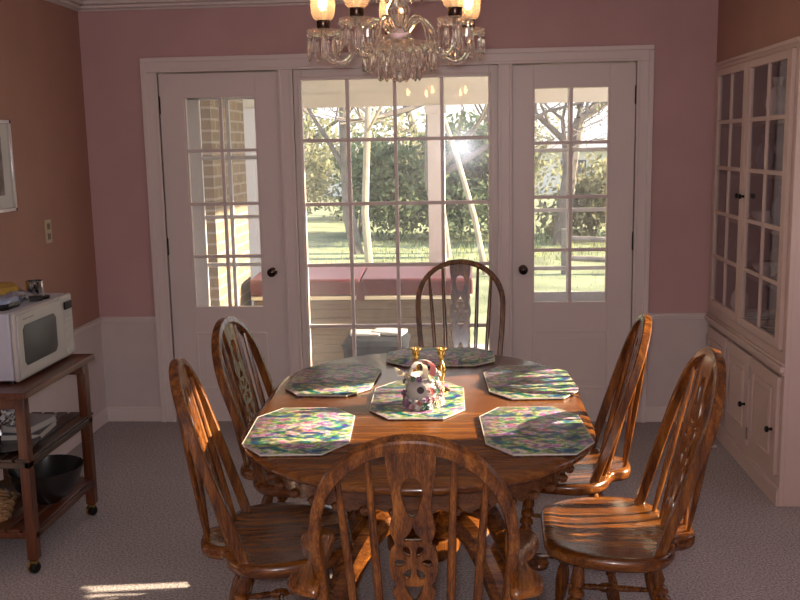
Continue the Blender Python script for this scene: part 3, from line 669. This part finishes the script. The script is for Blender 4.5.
# ------------------------------------------------------------------ placemats
def matmat(name,seed,shift):
    m,n,b=newmat(name); t=n.nodes.new('ShaderNodeTexCoord'); mp=n.nodes.new('ShaderNodeMapping'); mp.inputs['Location'].default_value=(seed*1.7,seed*.9,0); n.links.new(t.outputs['Object'],mp.inputs[0])
    st=n.nodes.new('ShaderNodeMapping'); st.inputs['Scale'].default_value=(1,1.7,1); n.links.new(mp.outputs[0],st.inputs[0])
    n1=n.nodes.new('ShaderNodeTexNoise'); n1.inputs['Scale'].default_value=11; n1.inputs['Detail'].default_value=5; n1.inputs['Distortion'].default_value=.9; n1.inputs['Roughness'].default_value=.6; n.links.new(st.outputs[0],n1.inputs['Vector'])
    v=n.nodes.new('ShaderNodeTexVoronoi'); v.inputs['Scale'].default_value=48; n.links.new(mp.outputs[0],v.inputs['Vector'])
    n2=n.nodes.new('ShaderNodeTexNoise'); n2.inputs['Scale'].default_value=60; n2.inputs['Detail'].default_value=2; n.links.new(mp.outputs[0],n2.inputs['Vector'])
    rp=n.nodes.new('ShaderNodeValToRGB'); rp.color_ramp.interpolation='EASE'; e=rp.color_ramp.elements
    e[0].position=.30; e[0].color=(.04,.07,.16,1); e[1].position=.72; e[1].color=(.75,.50,.40,1)
    for pos,c in ((.39,(.10,.16,.27)),(.43,(.12,.22,.16)),(.47,(.30,.36,.20)),(.51,(.62,.60,.44)),(.54,(.38,.30,.48)),(.58,(.60,.30,.34)),(.62,(.22,.28,.42)),(.66,(.70,.62,.52))): k=e.new(pos); k.color=(*c,1)
    n.links.new(n1.outputs[0],rp.inputs[0])
    vr=n.nodes.new('ShaderNodeValToRGB'); vr.color_ramp.elements[0].position=.40; vr.color_ramp.elements[1].position=.62; vr.color_ramp.elements[0].color=(.25,.28,.35,1); vr.color_ramp.elements[1].color=(1.0,.95,.9,1)
    n.links.new(n2.outputs[0],vr.inputs[0])
    mx=n.nodes.new('ShaderNodeMix'); mx.data_type='RGBA'; mx.blend_type='OVERLAY'; mx.inputs[0].default_value=.75; n.links.new(rp.outputs[0],mx.inputs[6]); n.links.new(vr.outputs[0],mx.inputs[7])
    mx2=n.nodes.new('ShaderNodeMix'); mx2.data_type='RGBA'; mx2.blend_type='SOFT_LIGHT'; mx2.inputs[0].default_value=.5; n.links.new(mx.outputs[2],mx2.inputs[6]); n.links.new(v.outputs['Color'],mx2.inputs[7])
    n.links.new(mx2.outputs[2],b.inputs['Base Color']); hs=n.nodes.new('ShaderNodeHueSaturation'); hs.inputs['Value'].default_value=.64; hs.inputs['Saturation'].default_value=1.3; n.links.new(mx2.outputs[2],hs.inputs['Color']); n.links.new(hs.outputs[0],b.inputs['Base Color']); b.inputs['Roughness'].default_value=.38; return m
M['piping']=plain('cream_piping',(.50,.47,.42),.6)
M['mat']=matmat('painterly_floral_fabric',1.0,0)
def octo(w,l,cx,cy,z):
    return [(w,cy),(w,-cy),(cx,-l),(-cx,-l),(-w,-cy),(-w,cy),(-cx,l),(cx,l)]
def placemat(x,y,rz,label,w=.152,l=.235):
    t=thing('placemat',(x,y,TZ+.001),label,'placemat','octagonal floral placemats',rz)
    P=octo(w,l,.085,.135,0); 
    def ring(s,z): return [(p[0]*s,p[1]*s,z) for p in P]
    MB().rings([ring(.99,0),ring(1,.002),ring(1,.005),ring(.985,.0065)]).build('cloth',M['mat'],t)
    MB().tube([(p[0],p[1],.0045) for p in P],.0022,6,closed=True).build('piping',M['piping'],t)
    return t
G='octagonal floral placemats'
placemat(1.665,-2.665,R(3),'octagonal floral placemat before the near left chair')
placemat(2.360,-2.655,R(3),'octagonal floral placemat before the near right chair')
placemat(1.682,-2.040,R(-3),'octagonal floral placemat before the far left chair')
placemat(2.385,-2.082,R(3),'octagonal floral placemat before the far right chair')
placemat(2.060,-1.680,R(90),'octagonal floral placemat at the far end of the table',.158,.212)
placemat(2.000,-2.315,R(1),'octagonal floral placemat in the table centre under the ornament')

# ------------------------------------------------------------------ candlesticks and ornament
MZ=TZ+.008
def candlestick(x,y,label):
    t=thing('candlestick',(x,y,MZ),label,'candlestick','brass candlesticks')
    MB().lathe([(.028,0),(.029,.004),(.020,.010),(.009,.016),(.007,.024),(.011,.030),(.007,.036),(.010,.050),(.014,.068),(.015,.082),(.010,.096),(.006,.104),(.010,.109),(.006,.114),(.009,.120)],20).build('stem',M['brass'],t)
    MB().lathe([(.009,.120),(.0125,.126),(.0125,.142),(.019,.146),(.021,.149),(.0205,.151),(.012,.150),(.0095,.140),(.0095,.126),(0,.125)],20).build('candle_cup',M['brass'],t)
candlestick(2.077,-2.225,'brass candlestick behind the ceramic ornament, on its right')
candlestick(1.990,-2.225,'brass candlestick behind the ceramic ornament, on its left')
cer=plain('white_glazed_ceramic',(.40,.375,.37),.25,coat=.3,var=.08,vscale=30)
orn=thing('floral_ornament',(2.022,-2.405,MZ),'white ceramic basket ornament covered with flowers, in the table centre','ornament')
bd=MB().lathe([(.052,0),(.060,.006),(.062,.018),(.052,.028),(.055,.045),(.060,.062),(.056,.078),(.045,.090),(.040,.098),(.044,.104),(.036,.100),(.03,.088),(0,.080)],24); bd.build('basket',cer,orn)
hn=[( .046*cos(a),0,.085+.062*sin(a)) for a in [pi*k/14 for k in range(15)]]
MB().tube(hn,.006,8).build('handle',cer,orn)
rim=MB()
for k in range(16): a=2*pi*k/16; rim.lathe([(0,-.008),(.009,-.004),(.010,.002),(0,.009)],8,(.056*cos(a),.056*sin(a),.028))
rim.build('ruffle',cer,orn)
MB().lathe([(.0,0),(.017,.001),(.019,.004),(.012,.004),(.011,.001)],14,(-.006,-.0565,.065),(0,-1,0.1)).build('opening_rim',cer,orn)
MB().lathe([(0,0),(.012,.0),(.011,.003),(0,.003)],14,(-.006,-.058,.065),(0,-1,.1)).build('opening',plain('dark_opening',(.03,.02,.02),.6),orn)
cols=dict(rose=(.50,.12,.12),pink=(.6,.32,.33),white=(.75,.70,.66),green=(.08,.18,.13),cream=(.65,.55,.38),violet=(.30,.16,.28))
fm={k:plain('petals_'+k,tuple(v*.72 for v in c),.5) for k,c in cols.items()}
def flower(p,r,mat,n=6,d=(0,-1,.3)):
    q=Vector((0,0,1)).rotation_difference(Vector(d).normalized()); m=MB()
    for L_,(rr_,zz,nn) in enumerate(((1,.0,n),(.62,.3,n-1))):
        for k in range(nn):
            a=2*pi*k/nn+L_*.5; c=Vector((cos(a)*r*.55*rr_,sin(a)*r*.55*rr_,zz*r)); u=Vector((cos(a),sin(a),.6)).normalized(); t=Vector((-sin(a),cos(a),0)); s_=r*.5*rr_
            pts=[c-u*s_,c-t*s_*.8,c+u*s_,c+t*s_*.8]; m.add([Vector(p)+q@v for v in pts]+[Vector(p)+q@(c+Vector((0,0,-.2*s_)))],[(0,1,4),(1,2,4),(2,3,4),(3,0,4),(0,3,2,1)])
    m.lathe([(0,-.2*r),(.25*r,0),(.22*r,.3*r),(0,.45*r)],8,p,d)
    m.build('flower',mat,orn,sharp=60)
random.seed(21)
fl_=[(-.05,-.045,.018,.016,'violet'),(-.035,-.058,.010,.012,'pink'),(-.015,-.066,.010,.011,'white'),(.008,-.068,.014,.013,'green'),(.028,-.062,.014,.015,'white'),(.046,-.048,.018,.016,'cream'),(.058,-.028,.02,.016,'white'),(.060,-.01,.04,.014,'pink'),
 (.028,-.055,.062,.013,'rose'),(.044,-.040,.060,.013,'green'),(.050,-.030,.080,.014,'white'),(.040,-.036,.098,.012,'green'),(.024,-.044,.104,.012,'cream'),(-.030,-.04,.096,.012,'green'),(-.048,-.03,.104,.014,'cream'),(-.058,-.02,.085,.012,'green'),(-.062,-.03,.05,.012,'violet'),(.062,-.02,.062,.012,'cream'),(-.01,-.048,.098,.012,'violet'),(.052,0,.105,.012,'white')]
for k in range(34):
    a=random.uniform(-pi*.98,.35); z=random.choice((.012,.022,.035,.05,.07,.085)); 
    if z>.04 and -2.4<a<-1.3: continue
    fl_.append((.062*cos(a),.062*sin(a),z,random.uniform(.008,.013),random.choice(('rose','pink','white','green','white','cream','violet','green'))))
for x,y,z,r,c in fl_: flower((x,y,z),r,fm[c],6,(x,y-.01,.03))
def bow(mat,pts,w,name):
    P=spline(pts,4,False); m=MB(); vs=[]
    for i,p in enumerate(P): vs+= [p+Vector((-w/2,0,w*.2)),p+Vector((w/2,0,-w*.2)),p+Vector((w/2,.002,-w*.2)),p+Vector((-w/2,.002,w*.2))]
    fs=[]
    for i in range(len(P)-1):
        for k in range(4): fs.append((i*4+k,i*4+(k+1)%4,i*4+4+(k+1)%4,i*4+4+k))
    m.add(vs,fs+[(3,2,1,0),tuple((len(P)-1)*4+k for k in range(4))]); m.build(name,mat,orn)
bow(fm['cream'],[(-.004,-.03,.147),(.008,-.045,.140),(.010,-.052,.120),(.016,-.056,.100)],.016,'ribbon')
bow(fm['white'],[(0,-.03,.147),(-.018,-.04,.150),(-.028,-.046,.136),(-.014,-.046,.128)],.013,'ribbon')
bow(fm['rose'],[(.004,-.02,.147),(.024,-.03,.150),(.034,-.036,.134),(.030,-.042,.108)],.018,'ribbon')
tw=MB()
for k in range(5): tw.tube([(-.045,-.02,.10),(-.062-.003*k,-.03,.108+.004*k),(-.082-.002*k,-.035,.106+.007*k)],[.0016,.0024,.001],5)
tw.build('dried_stalks',fm['cream'],orn)

# ------------------------------------------------------------------ chandelier
CX,CY=1.960,-2.33
crys=bpy.data.materials.new('cut_crystal'); crys.use_nodes=True; b=crys.node_tree.nodes['Principled BSDF']
b.inputs['Base Color'].default_value=(1,.97,.94,1); b.inputs['Roughness'].default_value=.03; b.inputs['Transmission Weight'].default_value=1; b.inputs['IOR'].default_value=1.52
nt=crys.node_tree; out_=[q for q in nt.nodes if q.type=='OUTPUT_MATERIAL'][0]
df=nt.nodes.new('ShaderNodeBsdfDiffuse'); df.inputs[0].default_value=(.95,.88,.8,1); tl=nt.nodes.new('ShaderNodeBsdfTranslucent'); tl.inputs[0].default_value=(.95,.85,.75,1)  # cream scatter mixed in, standing for light caught in the prisms
mm=nt.nodes.new('ShaderNodeMixShader'); nt.links.new(df.outputs[0],mm.inputs[1]); nt.links.new(tl.outputs[0],mm.inputs[2])
m3=nt.nodes.new('ShaderNodeMixShader'); m3.inputs[0].default_value=.06; nt.links.new(b.outputs[0],m3.inputs[1]); nt.links.new(mm.outputs[0],m3.inputs[2]); nt.links.new(m3.outputs[0],out_.inputs[0])
bulbm=plain('warm_bulb',(1,.8,.5),.4,emis=(1,.60,.28),es=30)
dishm=thin_glass('pressed_glass',tint=(1,.96,.92),rough=.08,veil=.10,veilcol=(1,.92,.85))
chd=thing('chandelier',(CX,CY,0),'crystal chandelier with five glass-shaded lights and hanging prisms over the table','chandelier')
MB().lathe([(.012,1.90),(.03,1.915),(.05,1.93),(.035,1.95),(.018,1.97),(.028,1.99),(.038,2.02),(.022,2.05),(.014,2.08),(.03,2.10),(.034,2.13),(.018,2.16),(.014,2.20),(.03,2.22),(.012,2.25)],16).build('column',crys,chd,sharp=20)
MB().lathe([(.006,2.25),(.006,2.41),(.02,2.415),(.055,2.43),(.06,2.46)],16).build('rod_and_canopy',M['chrome'],chd)
def dish(r,z,n,dz=.012):
    m=MB(); nn=n*4; rings=[]
    for (q,h) in ((.25,-.006),(.7,-.004),(1.0,dz),(1.03,dz+.003),(.98,dz+.004),(.68,.002),(.25,0)):
        rings.append([((r*q*(1+.05*cos(n*2*pi*k/nn)*(q>.9)))*cos(2*pi*k/nn),(r*q*(1+.05*cos(n*2*pi*k/nn)*(q>.9)))*sin(2*pi*k/nn),z+h) for k in range(nn)])
    return m.rings(rings)
dish(.118,1.905,12).build('crystal_dish',dishm,chd); dish(.085,2.13,8).build('crystal_dish',dishm,chd)
def prism_me(L,w=.0085):
    m=MB()
    m.lathe([(0,.0),(.0055,-.005),(.0065,-.010),(.0055,-.015),(0,-.019)],8)
    m.rings([[ (w*q*cos(a),w*.62*q*sin(a),-z) for a in [2*pi*k/6 for k in range(6)]] for q,z in ((.25,.021),(.8,.030),(1,.05),(1,L-.018),(.75,L-.008),(.15,L))])
    return m.mesh('crystal_prism',crys,15)
pm_l=prism_me(.092,.0115); pm_m=prism_me(.076,.0115); pm_s=prism_me(.05,.007)
def hang(me,x,y,z,rz,parent): o=from_mesh('crystal_prism',me,parent); o.location=(x,y,z); o.rotation_euler=(random.uniform(-.04,.04),random.uniform(-.04,.04),rz); return o
for k in range(22): a=2*pi*k/22; hang(pm_m,.112*cos(a),.112*sin(a),1.912,a+pi/2,chd)
for k in range(12): a=2*pi*(k+.5)/12; hang(pm_l,.066*cos(a),.066*sin(a),1.898,a+pi/2,chd)
for k in range(12): a=2*pi*k/12; hang(pm_l,.083*cos(a),.083*sin(a),2.142,a+pi/2,chd)
MB().lathe([(.004,1.895),(.004,1.84),(.010,1.832),(.017,1.818),(.012,1.806),(0,1.800)],10).build('crystal_ball',crys,chd,sharp=10)
for ia in range(5):
    a=R(172+72*ia); c,s_=cos(a),sin(a); AR=.245
    path=[(.03,1.955),(.055,1.985),(.085,1.992),(.115,1.965),(.14,1.91),(.175,1.872),(.215,1.872),(.240,1.90),(AR,1.945),(AR,1.962)]
    pts=spline([(c*r,s_*r,z) for r,z in path],5,False)
    MB().tube(pts,.0085,10).build('arm',crys,chd)
    bx,by=c*AR,s_*AR
    bo=dish(.050,1.958,8,.010).build('bobeche',dishm,chd); bo.location=(bx,by,0)
    for k in range(9): q=2*pi*k/9; hang(pm_l if k%2 else pm_m,.049*cos(q),.049*sin(q),1.966,q+pi/2,bo)
    MB().lathe([(.006,1.955),(.009,1.97),(.018,1.973),(.021,1.978),(.021,1.998),(.024,2.0),(.010,2.001)],16,(bx,by,0)).build('candle_cup',M['knob'],chd)
    MB().lathe([(.020,1.999),(.032,2.008),(.038,2.025),(.040,2.055),(.036,2.085),(.031,2.105),(.033,2.125),(.040,2.14)],20,(bx,by,0)).build('glass_shade',M['shade'],chd)
    sh=chd.children[-1]
    MB().lathe([(.009,2.0),(.009,2.028),(.008,2.032)],12,(bx,by,0)).build('candle_sleeve',plain('ivory_sleeve',(.8,.7,.5),.5),chd)
    MB().lathe([(.006,2.032),(.013,2.045),(.015,2.056),(.010,2.075),(.003,2.092),(0,2.095)],12,(bx,by,0)).build('bulb',bulbm,chd)

# ------------------------------------------------------------------ cart
ct=thing('serving_cart',(.315,-1.755,0),'reddish wooden serving cart on castors holding the microwave, by the left wall','cart')
ox,oy=-.315,1.755
def q(mb,x0,x1,y0,y1,z0,z1): return mb.box(x0+ox,x1+ox,y0+oy,y1+oy,z0,z1)
m=MB(); q(m,.08,.535,-2.095,-1.415,.704,.730); m.build('top',M['cartwoodY'],ct,bevel=.004)
for (y0_,y1_) in ((-2.04,-2.02),(-1.50,-1.48)): m=MB(); q(m,.11,.51,y0_,y1_,.655,.704); m.build('apron',M['cartwood'],ct,bevel=.002)
for (x,y) in ((.47,-2.03),(.47,-1.455),(.10,-2.03),(.10,-1.455)):
    m=MB(); q(m,x-.0,x+.04,y-.018,y+.022,.055,.704); lg=m.build('leg',M['cartwood'],ct,bevel=.003)
    cx,cy=x+.02+ox,y+.002+oy
    MB().lathe([(.006,.0),(.006,.03)],8,(cx,cy,.035)).box(cx-.014,cx+.014,cy-.02,cy+.004,.038,.052).build('castor_fork',M['brass'],lg)
    MB().lathe([(.0,-.017),(.016,-.017),(.022,-.012),(.023,-.003),(.0225,.001)],16,(cx,cy-.008,.024),(-1,.35,0)).build('castor_wheel',M['iron'],lg)
    MB().lathe([(.0225,.001),(.026,.002),(.026,.012),(.018,.018),(0,.019)],16,(cx,cy-.008,.027),(-1,.35,0)).build('castor_shell',M['brass'],lg)
def slats(z,y0,y1,name,x0=.10,x1=.51):
    m=MB(); n=7
    for k in range(n): a=x0+(x1-x0)*k/n; q(m,a+.006,a+(x1-x0)/n-.006,y0,y1,z-.006,z+.006)
    q(m,x0,x1,y0,y0+.022,z-.03,z-.006); q(m,x0,x1,y1-.05,y1-.028,z-.03,z-.006); q(m,x1-.02,x1,y0,y1-.028,z-.03,z-.006)
    m.build(name,M['darkslat'] if z>.3 else M['cartwoodY'],ct,bevel=.002)
slats(.455,-2.05,-1.40,'middle_shelf'); slats(.17,-2.04,-1.43,'bottom_shelf')
# microwave
mw=thing('microwave',(.27,-1.70,.730),'white microwave oven standing on the wooden cart','microwave')
mwm=plain('white_enamel_blue_lit',(.52,.55,.64),.35);  # bluish light on the sides is put into the body colour
MB().box(-.19,.165,-.262,.262,.012,.275).build('body',mwm,mw,bevel=.006)
MB().box(.165,.19,-.265,.265,.008,.277).build('front_panel',plain('white_plastic',(.46,.45,.43),.4),mw,bevel=.01)
dr=MB().box(.188,.197,-.258,.135,.018,.268).build('door',plain('white_plastic_door',(.47,.46,.44),.35),mw,bevel=.006)
MB().rings([[(.1975,y,z) for y,z in ((-.205,.062),(.055,.062),(.075,.08),(.075,.205),(.055,.222),(-.205,.222),(-.222,.205),(-.222,.08))],[(.1992,y,z) for y,z in ((-.203,.064),(.053,.064),(.073,.082),(.073,.203),(.053,.22),(-.203,.22),(-.22,.203),(-.22,.082))]]).build('window',plain('dark_mesh_window',(.075,.08,.08),.5),dr)
MB().box(.192,.199,.170,.238,.215,.248).build('display',plain('dark_display',(.015,.02,.02),.1),mw,bevel=.001)
kp=plain('grey_keys',(.5,.49,.48),.5)
kk=MB()
for r in range(6):
    for c in range(3): kk.box(.190,.1925,.172+c*.023,.190+c*.023,.190-r*.024,.205-r*.024)
kk.build('keypad',kp,mw); MB().box(.188,.1945,.165,.242,.02,.046).build('open_button',kp,mw,bevel=.001)
lm=MB()
for k in range(13):
    if k in(5,): continue
    lm.box(.1972,.1976,-.215+k*.0075,-.2105+k*.0075,.242,.247)
lm.build('brand_mark',plain('grey_print',(.2,.2,.2),.6),dr)
for (x,y) in ((-.17,-.24),(-.17,.24),(.15,-.24),(.15,.24)): MB().lathe([(.012,0),(.012,.014)],8,(x,y,0)).build('foot',M['iron'],mw)
TOPZ=.730+.275
# things on the microwave
tag(MB().lathe([(.034,0),(.036,.004),(.036,.066),(.0375,.070),(.034,.070),(.033,.006),(0,.004)],24).build('metal_tin',M['chrome'],loc=(.355,-1.555,TOPZ)),'shiny chrome tin standing on the microwave','tin')
def crumple(name,c,s,mat,label,cat,amp=.012,seed=1,grp=None):
    random.seed(seed); m=MB(); n,k_=12,8; rg=[]
    for j in range(k_+1):
        t=j/k_; zz=s[2]*t; rr_=max(.02,sin(pi*(.12+.80*t))**.6)
        rg.append([(s[0]*rr_*cos(2*pi*i/n)+random.gauss(0,amp),s[1]*rr_*sin(2*pi*i/n)+random.gauss(0,amp),zz+(random.gauss(0,amp*.5) if j else 0)) for i in range(n)])
    m.rings(rg); o=m.build(name,mat,loc=c); return tag(o,label,cat,grp)
crumple('plastic_bag',(.215,-1.60,TOPZ),(.09,.10,.065),plain('yellow_plastic',(.42,.27,.04),.35),'yellow plastic bag lying at the back of the microwave top','bag',.006,3)
crumple('foil_bag',(.335,-1.685,TOPZ),(.045,.06,.045),plain('crinkled_foil',(.5,.52,.58),.2,metal=.8),'crinkled silvery bag on the microwave beside the yellow one','bag',.009,5)
sg=thing('folded_glasses_case',(.350,-1.83,TOPZ),'glossy black and blue case at the front left of the microwave top','case')
MB().rings([rr(.045,.07,.03,0),rr(.05,.075,.03,.012),rr(.045,.07,.03,.024)]).build('base',plain('glossy_black',(.012,.012,.014),.15),sg)
MB().rings([rr(.044,.069,.03,.024),rr(.045,.07,.03,.036),rr(.036,.06,.03,.044)]).build('lid',plain('pale_blue_gloss',(.3,.38,.55),.2),sg)
tag(MB().obox((0,0,.012),(.05,.035,.022),(0,0,.5)).obox((.01,.05,.008),(.03,.045,.016),(0,0,-.3)).build('small_black_clip',M['iron'],loc=(.405,-1.66,TOPZ),bevel=.003),'small black clip in front of the chrome tin','clip')
# middle shelf
SM=.461
def book(x,y,z,sx,sy,sz,rz,col,label):
    t=thing('book',(x,y,z),label,'book','books on the cart',rz)
    cm_=plain('book_cover',col,.4); MB().box(-sx/2,sx/2,-sy/2,sy/2,0,.003).box(-sx/2,sx/2,-sy/2,sy/2,sz-.003,sz).box(-sx/2,-sx/2+.003,-sy/2,sy/2,0,sz).build('cover',cm_,t)
    MB().box(-sx/2+.003,sx/2-.004,-sy/2+.004,sy/2-.004,.003,sz-.003).build('pages',M['piping'],t)
book(.36,-1.72,SM,.16,.22,.03,.1,(.06,.06,.07),'dark book at the bottom of the pile on the middle cart shelf')
book(.365,-1.72,SM+.030,.13,.19,.026,-.15,(.35,.36,.38),'grey book lying on the dark book on the middle cart shelf')
tr=thing('metal_tray',(.30,-1.90,SM),'dark oval metal tray on the middle cart shelf','tray')
MB().rings([rr(.13,.08,.07,0),rr(.15,.10,.08,.004),rr(.17,.12,.09,.018),rr(.165,.115,.09,.018),rr(.145,.095,.08,.008),rr(.12,.07,.07,.006)]).build('tray_body',plain('tray_metal',(.10,.10,.11),.25,metal=.8),tr)
vs=thing('silver_vase',(.28,-1.88,SM+.008),'small silver vase holding white silk flowers on the middle cart shelf','vase')
MB().lathe([(.03,0),(.036,.01),(.045,.035),(.035,.06),(.022,.07),(.03,.08)],18).build('vase_body',M['chrome'],vs)
wf=MB(); random.seed(5)
for k in range(60):
    p=Vector((random.gauss(0,.045),random.gauss(0,.05),.125+random.gauss(0,.026))); u=Vector((random.gauss(0,1),random.gauss(0,1),random.gauss(0,1))).normalized()
    for j in range(4):
        t=Matrix.Rotation(j*pi/2,3,u)@u.orthogonal().normalized(); wf.add([p,p+t*.016+u*.006,p+t*.022,p+t*.016-u*.006],[(0,1,2,3)])
for k in range(8): a=k*pi/4; wf.tube([(0,0,.07),(.03*cos(a),.03*sin(a),.13)],.002,5)
wf.build('silk_flowers',plain('white_silk',(.62,.64,.66),.7),vs)
# bottom shelf
SB=.176
tag(MB().lathe([(.05,0),(.055,.008),(.09,.03),(.125,.075),(.145,.135),(.150,.150),(.146,.151),(.12,.078),(.085,.036),(0,.014)],32).build('mixing_bowl',plain('black_enamel',(.016,.014,.014),.25),loc=(.425,-1.735,SB)),'large black bowl on the bottom shelf of the cart','bowl')
bk=thing('wicker_basket',(.27,-1.93,SB),'small wicker basket with a dark handle on the bottom cart shelf','basket')
def weave():
    m=MB()
    for j in range(7):
        z=.006+j*.013; r=.062+j*.0035; n=28
        m.tube([(1.25*(r+.003*(1 if (k+j)%2 else -1))*cos(2*pi*k/n),(r+.003*(1 if (k+j)%2 else -1))*sin(2*pi*k/n),z) for k in range(n)],.006,6,closed=True)
    m.lathe([(.07,0),(.07,.006)],20); return m
weave().build('basket_body',plain('wicker',(.34,.20,.09),.6,var=.3,vscale=30),bk)
MB().tube([(.10*cos(a),0,.08+.07*sin(a)) for a in [pi*k/12 for k in range(13)]],.004,6).build('handle',M['iron'],bk)
tag(MB().lathe([(.06,0),(.10,.004),(.125,.014),(.127,.017),(.10,.009),(0,.006)],32).build('serving_plate',plain('brown_plate',(.10,.05,.03),.3),loc=(.24,-1.60,SB)),'brown serving plate at the back of the bottom cart shelf','plate')
nb=thing('napkin_stack',(.36,-1.905,SM+.001),'','x')
bpy.data.objects.remove(nb)

# ------------------------------------------------------------------ wall things
ou=thing('wall_outlet',(.0,-.605,1.20),'ivory electrical outlet plate high on the left wall','outlet')
MB().box(0,.006,-.036,.036,-.06,.06).build('cover_plate',plain('ivory_plastic',(.52,.45,.30),.35),ou,bevel=.002)
for z in (-.026,.026): MB().box(.006,.009,-.016,.016,z-.016,z+.016).box(.009,.0095,-.009,-.005,z-.008,z+.008).box(.009,.0095,.005,.009,z-.008,z+.008).build('socket',plain('socket_brown',(.2,.15,.1),.4),ou,bevel=.001)
pf=thing('framed_picture',(0,-1.262,1.545),'framed picture with pale mat on the left wall, cut off by the image edge','picture')
m=MB(); a,b_=.30,.215; m.box(.004,.024,-a,-a+.02,-b_,b_).box(.004,.024,a-.02,a,-b_,b_).box(.004,.024,-a,a,-b_,-b_+.02).box(.004,.024,-a,a,b_-.02,b_); m.build('frame',M['chrome'],pf,bevel=.003)
MB().box(.004,.010,-a+.02,a-.02,-b_+.02,b_-.02).build('mount',plain('pale_mount',(.62,.62,.58),.6),pf)
MB().box(.010,.012,-a+.09,a-.09,-b_+.08,b_-.08).build('print',plain('muted_print',(.22,.18,.16),.5,var=.6,vscale=14),pf)
ds=thing('door_stop',(3.44,-.50,0),'small white floor item lying beside the cupboard plinth','floor item')
MB().tube([(-.03,-.02,.008),(.0,.0,.010),(.03,.01,.012)],[.006,.005,.009],8).build('rod',M['white'],ds)

# ------------------------------------------------------------------ china in the cupboard
SHB=.655
china=plain('glazed_china',(.55,.53,.53),.2); china2=plain('dark_blue_china',(.12,.13,.2),.2); gware=thin_glass('glassware',refl=1,veil=.06)
def plate_me(r): return MB().lathe([(r*.5,0),(r*.55,.004),(r*.9,.012),(r,.018),(r*.98,.020),(r*.6,.008),(0,.006)],24).mesh('plate',china)
pl=plate_me(.105)
where={.655:'cupboard floor',.939:'lowest shelf',1.189:'second shelf',1.439:'third shelf',1.689:'top shelf'}
def stack(y,z,n,side):
    for k in range(n):
        o=from_mesh('plate',pl); o.location=(XR+.13,y,z+.001+k*.013); tag(o,'white plate, %s of the %s stack on the %s'%(('bottommost','second from below','third from below','fourth from below','fifth from below','sixth from below','seventh from below','topmost')[k if k<n-1 else 7],side,where[z]),'plate','plates stacked in the china cupboard, %s stack on the %s'%(side,where[z]))
stack(-1.08,.655,8,'near'); stack(-.82,.655,5,'middle'); stack(-.42,.655,4,'far'); stack(-1.10,.939,4,'near')
def upright(y,z,label):
    o=MB().lathe([(.05,0),(.10,.010),(.12,.016),(.10,.012),(0,.008)],28,(0,0,.12),(-1,0,.22)).build('display_plate',china,loc=(XR+.36,y,z)); tag(o,label,'plate')
upright(-.97,.655,'large white plate standing at the back of the cupboard floor'); upright(-1.12,1.189,'large plate standing upright at the near end of the second cupboard shelf'); upright(-.35,1.189,'large plate standing upright at the far end of the second cupboard shelf')
def goblet(y,z,x,label,h=.15):
    o=MB().lathe([(.03,0),(.03,.003),(.005,.008),(.004,h*.5),(.02,h*.56),(.032,h*.75),(.033,h),(.031,h)],18).build('goblet',gware,loc=(XR+x,y,z)); tag(o,label,'glass','stemmed glasses in the china cupboard, '+where[z])
for z in (.939,1.439,1.689):
    for i,y in enumerate((-1.15,-1.03,-.91,-.79,-.48,-.36,-.24)):
        if z==.939 and i<2: continue
        goblet(y,z,.07+.06*(i%2),'stemmed glass on the %s of the china cupboard, %s from its near end'%(where[z],('first','second','third','fourth','fifth','sixth','seventh')[i]))
def vase(y,z,r,h,mat,label,cat='vase'):
    o=MB().lathe([(r*.5,0),(r*.6,.01),(r,h*.35),(r*.85,h*.6),(r*.35,h*.8),(r*.5,h),(r*.45,h)],22).build('vase',mat,loc=(XR+.11,y,z)); tag(o,label,cat)
vase(-.86,1.189,.06,.20,china2,'dark blue vase in the middle of the second cupboard shelf')
vase(-.55,1.439,.05,.19,china2,'dark blue vase on the third cupboard shelf'); vase(-.70,1.689,.055,.2,china,'white vase on the top cupboard shelf'); vase(-.22,.655,.05,.2,china,'white vase at the far end of the cupboard floor')
def bowl(y,z,r,label):
    o=MB().lathe([(r*.4,0),(r*.45,.008),(r*.85,r*.4),(r,r*.7),(r*.97,r*.7),(r*.8,r*.4),(0,.012)],24).build('china_bowl',china,loc=(XR+.12,y,z)); tag(o,label,'bowl')
bowl(-.60,1.189,.085,'white china bowl on the second cupboard shelf'); bowl(-.65,.939,.08,'white china bowl on the lowest cupboard shelf')
